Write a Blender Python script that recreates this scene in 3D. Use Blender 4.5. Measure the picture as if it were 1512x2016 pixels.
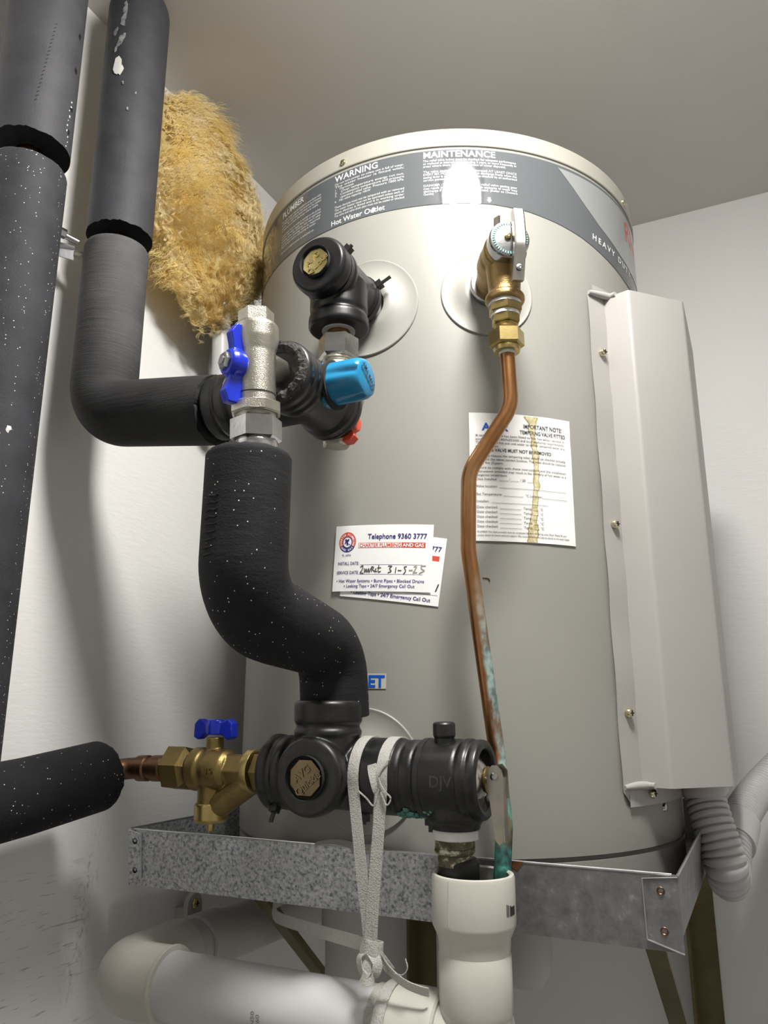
import bpy, bmesh, math, random
from mathutils import Vector, Matrix, noise
for o in list(bpy.data.objects): bpy.data.objects.remove(o)
S = bpy.context.scene
COL = S.collection
random.seed(7)
V = Vector
rad = math.radians

# ------------------------------------------------------------------ camera
cd = bpy.data.cameras.new('camera'); cam = bpy.data.objects.new('camera', cd); COL.objects.link(cam)
cd.sensor_fit = 'VERTICAL'; cd.sensor_height = 36.0; cd.lens = 36.0 * 1514 / 2016
cd.clip_start = 0.01
cam.location = (0, 0, 1.65); cam.rotation_euler = (rad(90 + 14.3), 0, rad(25.6))
S.camera = cam
# ------------------------------------------------------------------ world, lamp level, exposure
w = bpy.data.worlds.new('world'); S.world = w; w.use_nodes = True
w.node_tree.nodes['Background'].inputs[0].default_value = (0.8, 0.85, 1, 1)
w.node_tree.nodes['Background'].inputs[1].default_value = 0.0
LAMP_POS = V((-0.0355, 0.345, 2.45)); LAMP_POWER = 152.0; LAMP_COLOR = (1.0, 0.975, 0.93)
S.view_settings.view_transform = 'Standard'; S.view_settings.look = 'None'
S.view_settings.gamma = 1; S.view_settings.use_curve_mapping = False
S.view_settings.exposure = 0.15

# ------------------------------------------------------------------ materials
class NT:
    def __init__(s, name):
        s.m = bpy.data.materials.new(name); s.m.use_nodes = True; s.t = s.m.node_tree
        s.b = s.t.nodes['Principled BSDF']
        s._co = None
    def n(s, typ, **kw):
        x = s.t.nodes.new(typ)
        for k, v in kw.items(): setattr(x, k, v)
        return x
    def l(s, a, b): s.t.links.new(a, b)
    def co(s):
        if not s._co: s._co = s.n('ShaderNodeTexCoord').outputs['Object']
        return s._co
    def noise(s, scale, detail=3, rough=.55, vec=None, stretch=None):
        x = s.n('ShaderNodeTexNoise'); x.inputs['Scale'].default_value = scale
        x.inputs['Detail'].default_value = detail; x.inputs['Roughness'].default_value = rough
        v = vec or s.co()
        if stretch:
            mp = s.n('ShaderNodeMapping'); mp.inputs['Scale'].default_value = stretch; s.l(v, mp.inputs['Vector']); v = mp.outputs[0]
        s.l(v, x.inputs['Vector']); return x.outputs['Fac']
    def vor(s, scale, feature='F1', out='Distance'):
        x = s.n('ShaderNodeTexVoronoi'); x.feature = feature; x.inputs['Scale'].default_value = scale
        s.l(s.co(), x.inputs['Vector']); return x
    def ramp(s, fac, stops):
        x = s.n('ShaderNodeValToRGB'); e = x.color_ramp.elements
        while len(e) < len(stops): e.new(0.5)
        for i, (p, c) in enumerate(stops):
            e[i].position = p; e[i].color = (*c, 1) if len(c) == 3 else c
        s.l(fac, x.inputs[0]); return x.outputs[0]
    def val(s, fac, a, b, x=0., y=1.):
        r = s.n('ShaderNodeMapRange'); r.inputs[1].default_value = a; r.inputs[2].default_value = b
        r.inputs[3].default_value = x; r.inputs[4].default_value = y; s.l(fac, r.inputs[0]); return r.outputs[0]
    def math(s, op, a, b=None):
        r = s.n('ShaderNodeMath'); r.operation = op
        for i, q in enumerate((a, b)):
            if q is None: continue
            if isinstance(q, (int, float)): r.inputs[i].default_value = q
            else: s.l(q, r.inputs[i])
        return r.outputs[0]
    def mix(s, fac, a, b):
        r = s.n('ShaderNodeMix'); r.data_type = 'RGBA'
        for idx, q in ((0, fac), (6, a), (7, b)):
            if isinstance(q, (int, float)): r.inputs[idx].default_value = q
            elif isinstance(q, tuple): r.inputs[idx].default_value = (*q, 1)
            else: s.l(q, r.inputs[idx])
        return r.outputs[2]
    def bump(s, h, strength, dist=.001):
        b = s.n('ShaderNodeBump'); b.inputs['Strength'].default_value = strength; b.inputs['Distance'].default_value = dist
        s.l(h, b.inputs['Height']); s.l(b.outputs[0], s.b.inputs['Normal']); return b
    def set(s, **kw):
        for k, v in kw.items():
            i = s.b.inputs[{'c': 'Base Color', 'r': 'Roughness', 'm': 'Metallic', 'spec': 'Specular IOR Level', 'coat': 'Coat Weight', 'cr': 'Coat Roughness',
                            'sheen': 'Sheen Weight', 'tr': 'Transmission Weight', 'sss': 'Subsurface Weight', 'alpha': 'Alpha'}[k]]
            if isinstance(v, tuple): i.default_value = (*v, 1)
            elif isinstance(v, (int, float)): i.default_value = v
            else: s.l(v, i)
        return s

def simple(name, c, r=.5, m=0., var=.0, vs=30, bump=0., bs=200, bd=.001, **kw):
    t = NT(name)
    if var:
        n = t.noise(vs, 4)
        lo = tuple(max(0, x * (1 - var)) for x in c); hi = tuple(min(1, x * (1 + var)) for x in c)
        t.set(c=t.ramp(n, [(.3, lo), (.7, hi)]))
    else: t.set(c=c)
    t.set(r=r, m=m, **kw)
    if bump: t.bump(t.noise(bs, 4), bump, bd)
    return t.m

M = {}
def wall_mat(name, c, scuff=False):
    t = NT(name)
    base = t.ramp(t.noise(3, 3), [(.3, tuple(x * .95 for x in c)), (.7, c)])
    if scuff:
        sx = t.n('ShaderNodeSeparateXYZ'); t.l(t.co(), sx.inputs[0])
        y, z = sx.outputs[1], sx.outputs[2]
        zz = t.val(z, 1.36, 1.545, .612, .638)                      # the scuffed line leans with height
        zz.node.clamp = False
        d = t.math('ABSOLUTE', t.math('SUBTRACT', y, zz))
        band = t.val(d, .0, .017, 1, 0)
        zm = t.math('MULTIPLY', t.val(z, 1.365, 1.40), t.val(z, 1.545, 1.50))
        n1 = t.val(t.noise(120, 6, .75, stretch=(1, 2.2, .7)), .50, .66)
        n2 = t.val(t.noise(320, 3, .7, stretch=(1, 1, .4)), .42, .6)
        sc = t.math('MULTIPLY', t.math('MULTIPLY', t.math('MULTIPLY', band, zm), n1), n2)
        # fine horizontal brush cracks low on the wall
        cr = t.val(t.noise(60, 5, .6, stretch=(1, .5, 6)), .60, .66)
        low = t.math('MULTIPLY', t.val(z, 1.54, 1.45), t.val(y, .66, .6))
        cr = t.math('MULTIPLY', t.math('MULTIPLY', cr, low), .5)
        base = t.mix(t.math('MINIMUM', t.math('ADD', t.math('MULTIPLY', sc, .8), cr), 1.0), base, (.05, .05, .055))
    t.set(c=base, r=.55)
    h = t.math('ADD', t.noise(35, 4, .6, stretch=(1, 1, 4.5)), t.math('MULTIPLY', t.noise(220, 3, .6, stretch=(1, .6, 2)), .4))
    t.bump(h, .14, .0022)
    return t.m
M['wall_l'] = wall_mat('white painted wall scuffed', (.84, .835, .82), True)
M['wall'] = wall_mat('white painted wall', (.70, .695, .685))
t = NT('ceiling paint'); t.set(c=t.ramp(t.noise(4, 3), [(.3, (.64, .62, .59)), (.7, (.68, .66, .63))]), r=.7)
t.bump(t.noise(260, 3), .12, .001); M['ceil'] = t.m
M['floor'] = simple('concrete floor', (.52, .51, .49), .8, var=.15, bump=.3)
def tank_mat():
    t = NT('tank enamel')
    t.set(c=t.ramp(t.noise(5, 2), [(.35, (.268, .264, .240)), (.65, (.288, .283, .258))]), r=.42, spec=.38)
    t.bump(t.noise(600, 2), .03, .0005); return t.m
M['tank'] = tank_mat()
M['rim'] = simple('cream enamel rim', (.36, .345, .305), .35, var=.04, vs=6)
M['cover'] = simple('grey powder coated cover', (.36, .345, .33), .42, var=.03, vs=8, bump=.05, bs=700, bd=.0004)
M['ring'] = simple('ivory plastic ring', (.29, .285, .26), .5, var=.05, vs=20)
t = NT('dark grey glossy vinyl'); t.set(c=(.098, .105, .112), r=.012, spec=.42); M['band'] = t.m
t = NT('silver vinyl'); t.set(c=(.36, .375, .375), r=.22, m=.35); M['silver'] = t.m
M['white_print'] = simple('white print', (.62, .64, .64), .3)
M['red_print'] = simple('red print', (.52, .05, .035), .3)
M['navy_print'] = simple('navy print', (.025, .02, .17), .5)
M['cardred'] = simple('card red print', (.58, .07, .035), .5)
M['black_print'] = simple('black print', (.025, .025, .03), .5)
M['blue_print'] = simple('blue print', (.005, .09, .50), .4)
M['pen'] = simple('marker ink', (.06, .06, .055), .5)
M['pen_faded'] = simple('faded marker ink', (.33, .32, .26), .5)
M['paper'] = simple('white paper label', (.80, .795, .78), .42, var=.02, bump=.25, bs=45, bd=.001)
M['card'] = simple('white card', (.83, .83, .825), .45, var=.02)
M['clear'] = simple('pale label film', (.52, .50, .44), .3)
t = NT('brown water stain'); t.set(c=t.ramp(t.noise(260, 4), [(.35, (.42, .36, .17)), (.65, (.68, .63, .42))]), r=.5); M['stain'] = t.m
M['stain_edge'] = simple('dark stain edge', (.30, .21, .06), .5, var=.4, vs=200)

def foam(name, c, speck=.0, crinkle=None, rough=.85, scale=130., dusty=0., dust_above=None):
    t = NT(name)
    n = t.noise(40, 5)
    base = t.ramp(n, [(.3, tuple(x * .75 for x in c)), (.7, tuple(x * 1.25 for x in c))])
    if dusty:
        df = t.val(t.noise(14, 3), .3, .7, dusty * .35, dusty)
        if dust_above is not None:                                  # grey dust film on the upright length only
            sx = t.n('ShaderNodeSeparateXYZ'); t.l(t.co(), sx.inputs[0]); df = t.math('MULTIPLY', df, t.val(sx.outputs[2], dust_above, dust_above + .09))
        base = t.mix(df, base, (.13, .13, .135))
    if speck:
        vo = t.vor(scale); 
        sp = t.val(vo.outputs['Distance'], .13, .2, 1, 0)
        rnd = t.n('ShaderNodeSeparateColor'); t.l(vo.outputs['Color'], rnd.inputs[0])
        sp = t.math('MULTIPLY', sp, t.math('LESS_THAN', rnd.outputs[0], speck))
        base = t.mix(sp, base, (.75, .75, .72))
    t.set(c=base, r=rough, spec=.28)
    h = t.noise(700, 3, .6)
    if crinkle:
        st, amp = crinkle
        h = t.math('ADD', h, t.math('MULTIPLY', t.noise(38, 4, .6, stretch=st), amp))
    t.bump(h, .35, .0011)
    return t.m
M['foam_l'] = foam('dark grey foam lagging with paint specks', (.032, .032, .037), .30, None, .7, 400.)
M['foam_top'] = foam('dark grey smooth foam lagging', (.032, .032, .038), .0, None, .6, dusty=.2)
M['foam_elbow'] = foam('wrinkled grey foam lagging', (.020, .020, .021), .0, (( .5, .5, 9), 2.2), .75, dusty=.75, dust_above=.01)
M['foam_b'] = foam('black foam lagging', (.0085, .0085, .010), .13, ((1, 1.2, 5), 1.6), .8, 360.)
M['foam_cut'] = foam('cut foam edge', (.006, .006, .007), 0, None, .95)
M['torn'] = simple('torn foam edge', (.045, .043, .04), .95, var=.8, vs=350, bump=1., bs=420, bd=.004)
t = NT('black moulded rubber'); t.set(c=t.ramp(t.noise(20, 4), [(.3, (.004, .004, .005)), (.75, (.009, .009, .010))]), r=t.val(t.noise(30, 4), .3, .7, .30, .44), spec=.4)
t.bump(t.noise(90, 3), .08, .001); M['rubber'] = t.m
t = NT('dusty black rubber'); nn = t.val(t.noise(60, 5), .52, .75, 0, .35)
t.set(c=t.mix(nn, (.005, .005, .0055), (.055, .054, .05)), r=t.val(t.noise(40, 4), .3, .7, .26, .5)); t.bump(t.noise(110, 3), .12, .001); M['rubber_d'] = t.m
M['black_plastic'] = simple('black nylon', (.01, .01, .011), .4)
def nickel(name, c, r, bs, b):
    t = NT(name); t.set(c=t.ramp(t.noise(90, 4), [(.3, tuple(x * .8 for x in c)), (.7, c)]), m=1., r=r)
    if b: t.bump(t.noise(bs, 2), b, .0006)
    return t.m
M['nickel'] = nickel('cast nickel plate', (.56, .53, .46), .34, 1300, .55)
M['chrome'] = nickel('worn chrome', (.52, .52, .525), .22, 300, .12)
M['steel'] = nickel('stainless steel lever', (.60, .57, .53), .25, 200, .08)
M['steel_d'] = nickel('tarnished steel lever', (.46, .42, .36), .3, 300, .15)
M['brass'] = nickel('yellow brass', (.48, .37, .15), .32, 400, .1)
M['brass_cap'] = nickel('brass plug', (.58, .48, .22), .3, 500, .1)
M['plug_dull'] = nickel('tarnished bronze plug', (.22, .17, .10), .38, 500, .15)
M['brass_dull'] = nickel('dull cast brass', (.27, .20, .08), .45, 800, .3)
M['bronze'] = nickel('cast bronze', (.34, .23, .10), .42, 900, .45)
t = NT('dirty corroded brass'); t.set(c=t.ramp(t.noise(160, 5), [(.32, (.06, .055, .03)), (.5, (.13, .11, .06)), (.62, (.55, .53, .42)), (.75, (.08, .30, .22))]), r=.6, m=.3)
t.bump(t.noise(300, 4), .6, .001); M['corroded'] = t.m
def copper(name, verd=False):
    t = NT(name)
    base = t.ramp(t.noise(30, 5, .6, stretch=(1, 1, .35)), [(.28, (.22, .095, .037)), (.5, (.38, .19, .08)), (.72, (.48, .28, .14))])
    if verd:
        sx = t.n('ShaderNodeSeparateXYZ'); t.l(t.co(), sx.inputs[0])
        z = sx.outputs[2]
        gn = t.n('ShaderNodeSeparateXYZ'); t.l(t.n('ShaderNodeNewGeometry').outputs['Normal'], gn.inputs[0])   # crust sits on the flank turned to the right
        side = t.val(t.math('ADD', gn.outputs[0], t.math('MULTIPLY', t.noise(60, 4), .8)), .55, .95)
        grow = t.math('MULTIPLY', t.val(z, .255, .19), side)
        patch = t.val(t.noise(70, 5, .65, stretch=(1, 1, .3)), .36, .5)
        low = t.val(z, .075, .035)
        f = t.math('MAXIMUM', t.math('MULTIPLY', grow, t.math('MULTIPLY', patch, .9)), low)
        vc = t.ramp(t.noise(120, 4), [(.35, (.10, .16, .15)), (.55, (.28, .42, .41)), (.75, (.42, .52, .52))])
        vl = t.ramp(t.noise(110, 4), [(.35, (.01, .015, .016)), (.55, (.02, .13, .105)), (.7, (.07, .33, .26))])
        vc = t.mix(t.val(z, .09, .06), vc, vl)
        base = t.mix(f, base, vc)
        t.set(m=t.math('SUBTRACT', 1.0, f), r=t.val(f, 0, 1, .32, .8))
    else: t.set(m=1., r=.34)
    t.set(c=base); t.bump(t.noise(200, 3), .12, .001)
    return t.m
M['copper'] = copper('copper tube'); M['copper_v'] = copper('copper tube with verdigris', True)
M['copper_d'] = nickel('tarnished dark copper', (.20, .11, .07), .45, 300, .2)
M['blue'] = simple('blue plastic handle', (.004, .022, .44), .28, var=.1, vs=60)
M['cyan'] = simple('light blue plastic cap', (.014, .19, .37), .27, var=.1, vs=50, bump=.05)
M['redp'] = simple('red plastic handle', (.62, .07, .03), .35)
M['tape'] = simple('white thread tape', (.68, .68, .66), .6, bump=.4, bs=300)
M['pvc'] = simple('white pvc', (.55, .535, .48), .30, var=.05, vs=25)
M['pvc_pipe'] = simple('white pvc pipe', (.56, .56, .555), .35, var=.03, vs=10)
M['pvc_d'] = simple('grey white pvc', (.47, .455, .43), .45, var=.05, vs=15)
def galv():
    t = NT('galvanised steel')
    vo = t.vor(430)
    a = t.n('ShaderNodeSeparateColor'); t.l(vo.outputs['Color'], a.inputs[0])
    sx = t.n('ShaderNodeSeparateXYZ'); t.l(t.co(), sx.inputs[0])
    spang = t.math('ADD', t.math('MULTIPLY', a.outputs[0], .22), t.math('MULTIPLY', t.noise(330, 4, .7), .85))
    c1 = t.ramp(spang, [(.36, (.20, .21, .23)), (.5, (.50, .515, .55)), (.7, (.74, .755, .79))])
    dirt = t.ramp(t.noise(70, 6, .7), [(.3, (.12, .115, .12)), (.6, (.22, .22, .225)), (.74, (.45, .46, .47))])
    f = t.math('MULTIPLY', t.val(t.math('ADD', sx.outputs[0], t.math('MULTIPLY', t.noise(9, 3), .06)), .085, .16), 1.0)
    t.set(c=t.mix(f, c1, dirt), m=.3, r=t.val(spang, .3, .8, .5, .36))
    t.bump(t.noise(250, 3), .12, .0006)
    return t.m
M['galv'] = galv()
M['galv_edge'] = nickel('bright galvanised hem', (.72, .73, .75), .3, 300, .1)
M['olive'] = simple('gold passivated steel', (.125, .105, .045), .45, m=.5, var=.25, vs=20)
M['dark'] = simple('dark recess', (.012, .012, .012), .9)
M['conduit'] = simple('grey flexible conduit', (.47, .47, .475), .42, var=.04, vs=20)
t = NT('white polyester webbing'); wv = t.vor(900)
t.set(c=t.ramp(wv.outputs['Distance'], [(.1, (.74, .73, .70)), (.8, (.50, .49, .46))]), r=.5); t.bump(wv.outputs['Distance'], .5, .0006)
tb = t.n('ShaderNodeBsdfTranslucent'); tb.inputs[0].default_value = (.75, .75, .70, 1); mx = t.n('ShaderNodeMixShader'); mx.inputs[0].default_value = .4
t.l(t.b.outputs[0], mx.inputs[1]); t.l(tb.outputs[0], mx.inputs[2]); t.l(mx.outputs[0], t.t.nodes['Material Output'].inputs[0]); M['strap'] = t.m
t = NT('yellow glass wool'); t.bump(t.noise(300, 5, .7), .8, .003); t.set(c=t.ramp(t.noise(26, 4), [(.3, (.84, .60, .20)), (.5, (.94, .77, .36)), (.72, (.97, .89, .60))]), r=.9)
tb = t.n('ShaderNodeBsdfTranslucent'); tb.inputs[0].default_value = (.95, .80, .42, 1); mx = t.n('ShaderNodeMixShader'); mx.inputs[0].default_value = .48
t.l(t.b.outputs[0], mx.inputs[1]); t.l(tb.outputs[0], mx.inputs[2]); t.l(mx.outputs[0], t.t.nodes['Material Output'].inputs[0]); M['wool'] = t.m
M['zinc'] = nickel('zinc plated screw', (.72, .66, .45), .25, 300, .1)
t = NT('lamp diffuser'); t.set(c=(.8, .8, .8)); t.b.inputs['Emission Color'].default_value = (*LAMP_COLOR, 1); t.b.inputs['Emission Strength'].default_value = LAMP_POWER; M['lamp'] = t.m
M['white_plastic'] = simple('white plastic', (.7, .7, .69), .4)

# ------------------------------------------------------------------ mesh helpers
def basis(d):
    d = V(d).normalized(); a = V((0, 0, 1)) if abs(d.z) < .9 else V((1, 0, 0))
    u = a.cross(d).normalized(); return d, u, d.cross(u)
def fillet2(pts, r, n=4):
    out = [V(pts[0])]
    for i in range(1, len(pts) - 1):
        p = V(pts[i]); a = V(pts[i - 1]) - p; b = V(pts[i + 1]) - p
        rr = min(r, a.length * .45, b.length * .45)
        if rr < 1e-6: out.append(p); continue
        a0 = p + a.normalized() * rr; b0 = p + b.normalized() * rr
        for k in range(n + 1):
            s = k / n; out.append(a0 * (1 - s) ** 2 + p * 2 * s * (1 - s) + b0 * s * s)
    out.append(V(pts[-1])); return out
def bend(pts, r, n=10):
    """polyline with its corners rounded to radius r"""
    pts = [V(p) for p in pts]; out = [pts[0]]
    for i in range(1, len(pts) - 1):
        p = pts[i]; a = (pts[i - 1] - p); b = (pts[i + 1] - p); ang = a.angle(b)
        tl = min(r / math.tan(ang / 2), a.length * .49, b.length * .49); rr = tl * math.tan(ang / 2)
        a.normalize(); b.normalize(); c = p + (a + b).normalized() * (rr / math.sin(ang / 2))
        s = p + a * tl - c; e = p + b * tl - c; tot = s.angle(e)
        for k in range(n + 1):
            f = k / n; out.append(c + (s * math.sin((1 - f) * tot) + e * math.sin(f * tot)) / math.sin(tot))
    out.append(pts[-1]); return out
def resample(pts, step):
    pts = [V(p) for p in pts]; out = [pts[0]]
    for a, b in zip(pts, pts[1:]):
        n = max(1, int((b - a).length / step + .5))
        for k in range(1, n + 1): out.append(a.lerp(b, k / n))
    return out
def spline(pts, n=8):
    pts = [V(p) for p in pts]; q = [2 * pts[0] - pts[1]] + pts + [2 * pts[-1] - pts[-2]]; out = []
    for i in range(1, len(q) - 2):
        for k in range(n):
            s = k / n; p0, p1, p2, p3 = q[i - 1:i + 3]
            out.append(.5 * ((2 * p1) + (p2 - p0) * s + (2 * p0 - 5 * p1 + 4 * p2 - p3) * s * s + (3 * p1 - p0 - 3 * p2 + p3) * s ** 3))
    out.append(pts[-1]); return out

class MB:
    def __init__(s): s.v = []; s.f = []
    def add(s, vs, fs):
        b = len(s.v); s.v += [V(x) for x in vs]; s.f += [tuple(b + i for i in f) for f in fs]; return s
    def lathe(s, prof, o, d, seg=36, fil=0, rot=0., wob=0.):
        o = V(o); d, u, v = basis(d)
        if fil: prof = [(p.x, p.y) for p in fillet2([V((a, b)) for a, b in prof], fil)]
        rings = []; vs = []; fs = []
        for r, h in prof:
            if r < 1e-7: rings.append([len(vs)]); vs.append(o + d * h)
            else:
                base = len(vs); rings.append(list(range(base, base + seg)))
                for k in range(seg):
                    a = 2 * math.pi * k / seg + rot
                    w_ = 1 + (wob * noise.noise(V((math.cos(a) * 2, math.sin(a) * 2, h * 60))) if wob else 0)
                    vs.append(o + d * h + (u * math.cos(a) + v * math.sin(a)) * r * w_)
        for A, B in zip(rings, rings[1:]):
            if len(A) == 1 and len(B) == 1: continue
            for k in range(seg):
                k2 = (k + 1) % seg
                if len(A) == 1: fs.append((A[0], B[k2], B[k]))
                elif len(B) == 1: fs.append((A[k], A[k2], B[0]))
                else: fs.append((A[k], A[k2], B[k2], B[k]))
        return s.add(vs, fs)
    def cyl(s, a, b, r, seg=32, ch=0., r2=None, rot=0.):
        a = V(a); b = V(b); L = (b - a).length; r2 = r if r2 is None else r2
        p = [(0, 0), (r - ch, 0), (r, ch), (r2, L - ch), (r2 - ch, L), (0, L)] if ch else [(0, 0), (r, 0), (r2, L), (0, L)]
        return s.lathe(p, a, b - a, seg, rot=rot)
    def hexa(s, a, b, af, n=6, ch=.0012, rot=0.):
        """hexagonal prism, af across the flats, corners chamfered at both ends"""
        a = V(a); b = V(b); L = (b - a).length; r = af / 2 / math.cos(math.pi / n)
        return s.lathe([(0, 0), (r - ch * 1.5, 0), (r, ch), (r, L - ch), (r - ch * 1.5, L), (0, L)], a, b - a, n, rot=rot)
    def tube(s, path, r, seg=28, hollow0=None, hollow1=None, cap=True, rag0=0., rag1=0., rfun=None, round0=0., round1=0.):
        path = [V(p) for p in path]; n = len(path)
        T = [(path[min(i + 1, n - 1)] - path[max(i - 1, 0)]).normalized() for i in range(n)]
        u = basis(T[0])[1]; seq = []
        L = 0.
        for i in range(n):
            if i: L += (path[i] - path[i - 1]).length
            u = (u - T[i] * u.dot(T[i])).normalized(); v = T[i].cross(u)
            seq.append([path[i], T[i], u.copy(), v, (r if not rfun else rfun(i, L)), 0., 0])
        def endring(e, depth, rin, sgn, rag, rnd):
            p, t, u_, v_, rr, _, _ = e
            a = [[p + t * sgn * depth, t, u_, v_, rin, 0., 0], [p, t, u_, v_, rin, rag, 1]]
            if rnd: a += [[p, t, u_, v_, rr - rnd, rag, 1], [p + t * sgn * rnd * .35, t, u_, v_, rr - rnd * .3, rag * .5, 1], [p + t * sgn * rnd, t, u_, v_, rr, 0., 0]]
            else: a += [[p, t, u_, v_, rr, rag, 1]]
            return a
        head = endring(seq[0], hollow0[1], hollow0[0], 1, rag0, round0) if hollow0 else []
        tail = endring(seq[-1], hollow1[1], hollow1[0], -1, rag1, round1)[::-1] if hollow1 else []
        if hollow0: seq = head + seq[1:]
        if hollow1: seq = seq[:-1] + tail
        vs = []; fs = []
        for p, t, u_, v_, rr, rag, _ in seq:
            for k in range(seg):
                a = 2 * math.pi * k / seg
                jit = rag * noise.noise(V((k * .9, p.x * 10, p.z * 10 + 3))) if rag else 0
                vs.append(p + (u_ * math.cos(a) + v_ * math.sin(a)) * rr + t * jit)
        for i in range(len(seq) - 1):
            for k in range(seg):
                k2 = (k + 1) % seg
                fs.append((i * seg + k, i * seg + k2, (i + 1) * seg + k2, (i + 1) * seg + k))
        if cap and not hollow0: fs.append(tuple(range(seg))[::-1])
        if cap and not hollow1: fs.append(tuple((len(seq) - 1) * seg + k for k in range(seg)))
        return s.add(vs, fs)
    def box(s, lo, hi):
        x0, y0, z0 = lo; x1, y1, z1 = hi
        return s.add([(x0, y0, z0), (x1, y0, z0), (x1, y1, z0), (x0, y1, z0), (x0, y0, z1), (x1, y0, z1), (x1, y1, z1), (x0, y1, z1)],
                     [(0, 3, 2, 1), (4, 5, 6, 7), (0, 1, 5, 4), (1, 2, 6, 5), (2, 3, 7, 6), (3, 0, 4, 7)])
    def slab(s, poly, thick):
        """closed plate: polygon in 3D extruded along its normal by thick (both sides)"""
        poly = [V(p) for p in poly]; n = len(poly)
        nn = V((0, 0, 0))
        for i in range(n): nn += (poly[i] - poly[0]).cross(poly[(i + 1) % n] - poly[0])
        nn.normalize(); h = nn * thick / 2
        return s.add([p + h for p in poly] + [p - h for p in poly],
                     [tuple(range(n)), tuple(range(2 * n - 1, n - 1, -1))] + [(i, i + n, (i + 1) % n + n, (i + 1) % n) for i in range(n)])
    def ribbon(s, path, width, side, thick=.0007):
        """flat webbing along a path; side = width direction, a vector or a function of the position 0..1"""
        path = [V(p) for p in path]; n = len(path); vs = []; fs = []
        for i, p in enumerate(path):
            t = (path[min(i + 1, n - 1)] - path[max(i - 1, 0)]).normalized()
            w_ = V(side(i / (n - 1)) if callable(side) else side); w_ = (w_ - t * w_.dot(t)).normalized(); m = t.cross(w_) * thick / 2; w_ = w_ * width / 2
            vs += [p + w_ + m, p - w_ + m, p - w_ - m, p + w_ - m]
        for i in range(n - 1):
            for k in range(4): fs.append((i * 4 + k, i * 4 + (k + 1) % 4, i * 4 + 4 + (k + 1) % 4, i * 4 + 4 + k))
        fs += [(3, 2, 1, 0), tuple((n - 1) * 4 + k for k in range(4))]
        return s.add(vs, fs)
    def blend(s, voxel, it=4):
        """fuse the overlapping solids into one cast-looking skin"""
        me = bpy.data.meshes.new('tmp'); me.from_pydata(s.v, [], s.f); o = bpy.data.objects.new('tmp', me); COL.objects.link(o)
        bm = bmesh.new(); bm.from_mesh(me); bmesh.ops.recalc_face_normals(bm, faces=bm.faces); bm.to_mesh(me); bm.free()
        r = o.modifiers.new('r', 'REMESH'); r.mode = 'VOXEL'; r.voxel_size = voxel
        m = o.modifiers.new('s', 'SMOOTH'); m.iterations = it; m.factor = .5
        e = o.evaluated_get(bpy.context.evaluated_depsgraph_get()).to_mesh()
        s.v = [v.co.copy() for v in e.vertices]; s.f = [tuple(p.vertices) for p in e.polygons]
        bpy.data.objects.remove(o); bpy.data.meshes.remove(me); return s
    def build(s, name, mat, parent=None, label=None, angle=35, recalc=True, smooth=True):
        root = parent
        while root is not None and root.parent is not None: root = root.parent
        off = root.location if root is not None else V((0, 0, 0))
        me = bpy.data.meshes.new(name); me.from_pydata([p - off for p in s.v], [], s.f); me.validate()
        if recalc:
            bm = bmesh.new(); bm.from_mesh(me); bmesh.ops.recalc_face_normals(bm, faces=bm.faces); bm.to_mesh(me); bm.free()
        if smooth:
            me.polygons.foreach_set('use_smooth', [True] * len(me.polygons)); me.set_sharp_from_angle(angle=rad(angle))
        me.materials.append(M[mat] if isinstance(mat, str) else mat)
        o = bpy.data.objects.new(name, me); COL.objects.link(o); o.parent = parent
        if label: o['label'] = label
        return o

def thing(name, label, cat, loc=(0, 0, 0), group=None):
    o = bpy.data.objects.new(name, None); COL.objects.link(o); o.location = loc; o.empty_display_size = .02
    o['label'] = label; o['category'] = cat
    if group: o['group'] = group
    return o
def tag(o, label, cat, group=None):
    o['label'] = label; o['category'] = cat
    if group: o['group'] = group
    return o
def struct(name, lo, hi, mat):
    o = MB().box(lo, hi).build(name, mat, smooth=False); o['kind'] = 'structure'; return o

def text2d(body, size, align='LEFT', bold=0., spacing=1., space_line=1., depth=0., width=0.):
    c = bpy.data.curves.new('txt', 'FONT'); c.body = body; c.size = size; c.align_x = align; c.offset = bold; c.space_character = spacing
    c.space_line = space_line; c.resolution_u = 3; c.extrude = depth; c.fill_mode = 'BOTH' if depth else 'FRONT'
    if width: c.text_boxes[0].width = width; c.align_x = 'JUSTIFY'
    o = bpy.data.objects.new('txt', c); COL.objects.link(o)
    e = o.evaluated_get(bpy.context.evaluated_depsgraph_get()).to_mesh()
    vs = [v.co.copy() for v in e.vertices]; fs = [tuple(p.vertices) for p in e.polygons]
    bpy.data.objects.remove(o); bpy.data.curves.remove(c)
    return vs, fs

# ------------------------------------------------------------------ the room
XL, YB, ZC = -0.63, 1.2266, 2.45
struct('floor', (XL - .1, -1.0, -.1), (.95, YB + .1, 0), 'floor')
struct('ceiling', (XL - .1, -1.0, ZC), (.95, YB + .1, ZC + .1), 'ceil')
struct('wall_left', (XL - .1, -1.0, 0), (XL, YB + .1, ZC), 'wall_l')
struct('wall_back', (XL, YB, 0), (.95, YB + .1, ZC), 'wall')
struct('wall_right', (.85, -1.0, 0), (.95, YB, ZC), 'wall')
struct('wall_front', (XL, -1.0, 0), (.85, -.9, ZC), 'wall')

# ceiling lamp
r = thing('ceiling_light', 'round white dome ceiling light above the front of the water heater', 'light', LAMP_POS)
MB().lathe([(0, 0), (.092, 0), (.095, .004), (.095, .016), (.090, .019), (0, .019)], LAMP_POS, (0, 0, -1), 48).build('base', 'white_plastic', r)
MB().lathe([(.088, .017), (.090, .022), (.085, .034), (.066, .043), (.035, .048), (0, .0495)], LAMP_POS, (0, 0, -1), 48, fil=.004).build('diffuser', 'lamp', r, 'glowing opal diffuser', angle=60)

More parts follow.
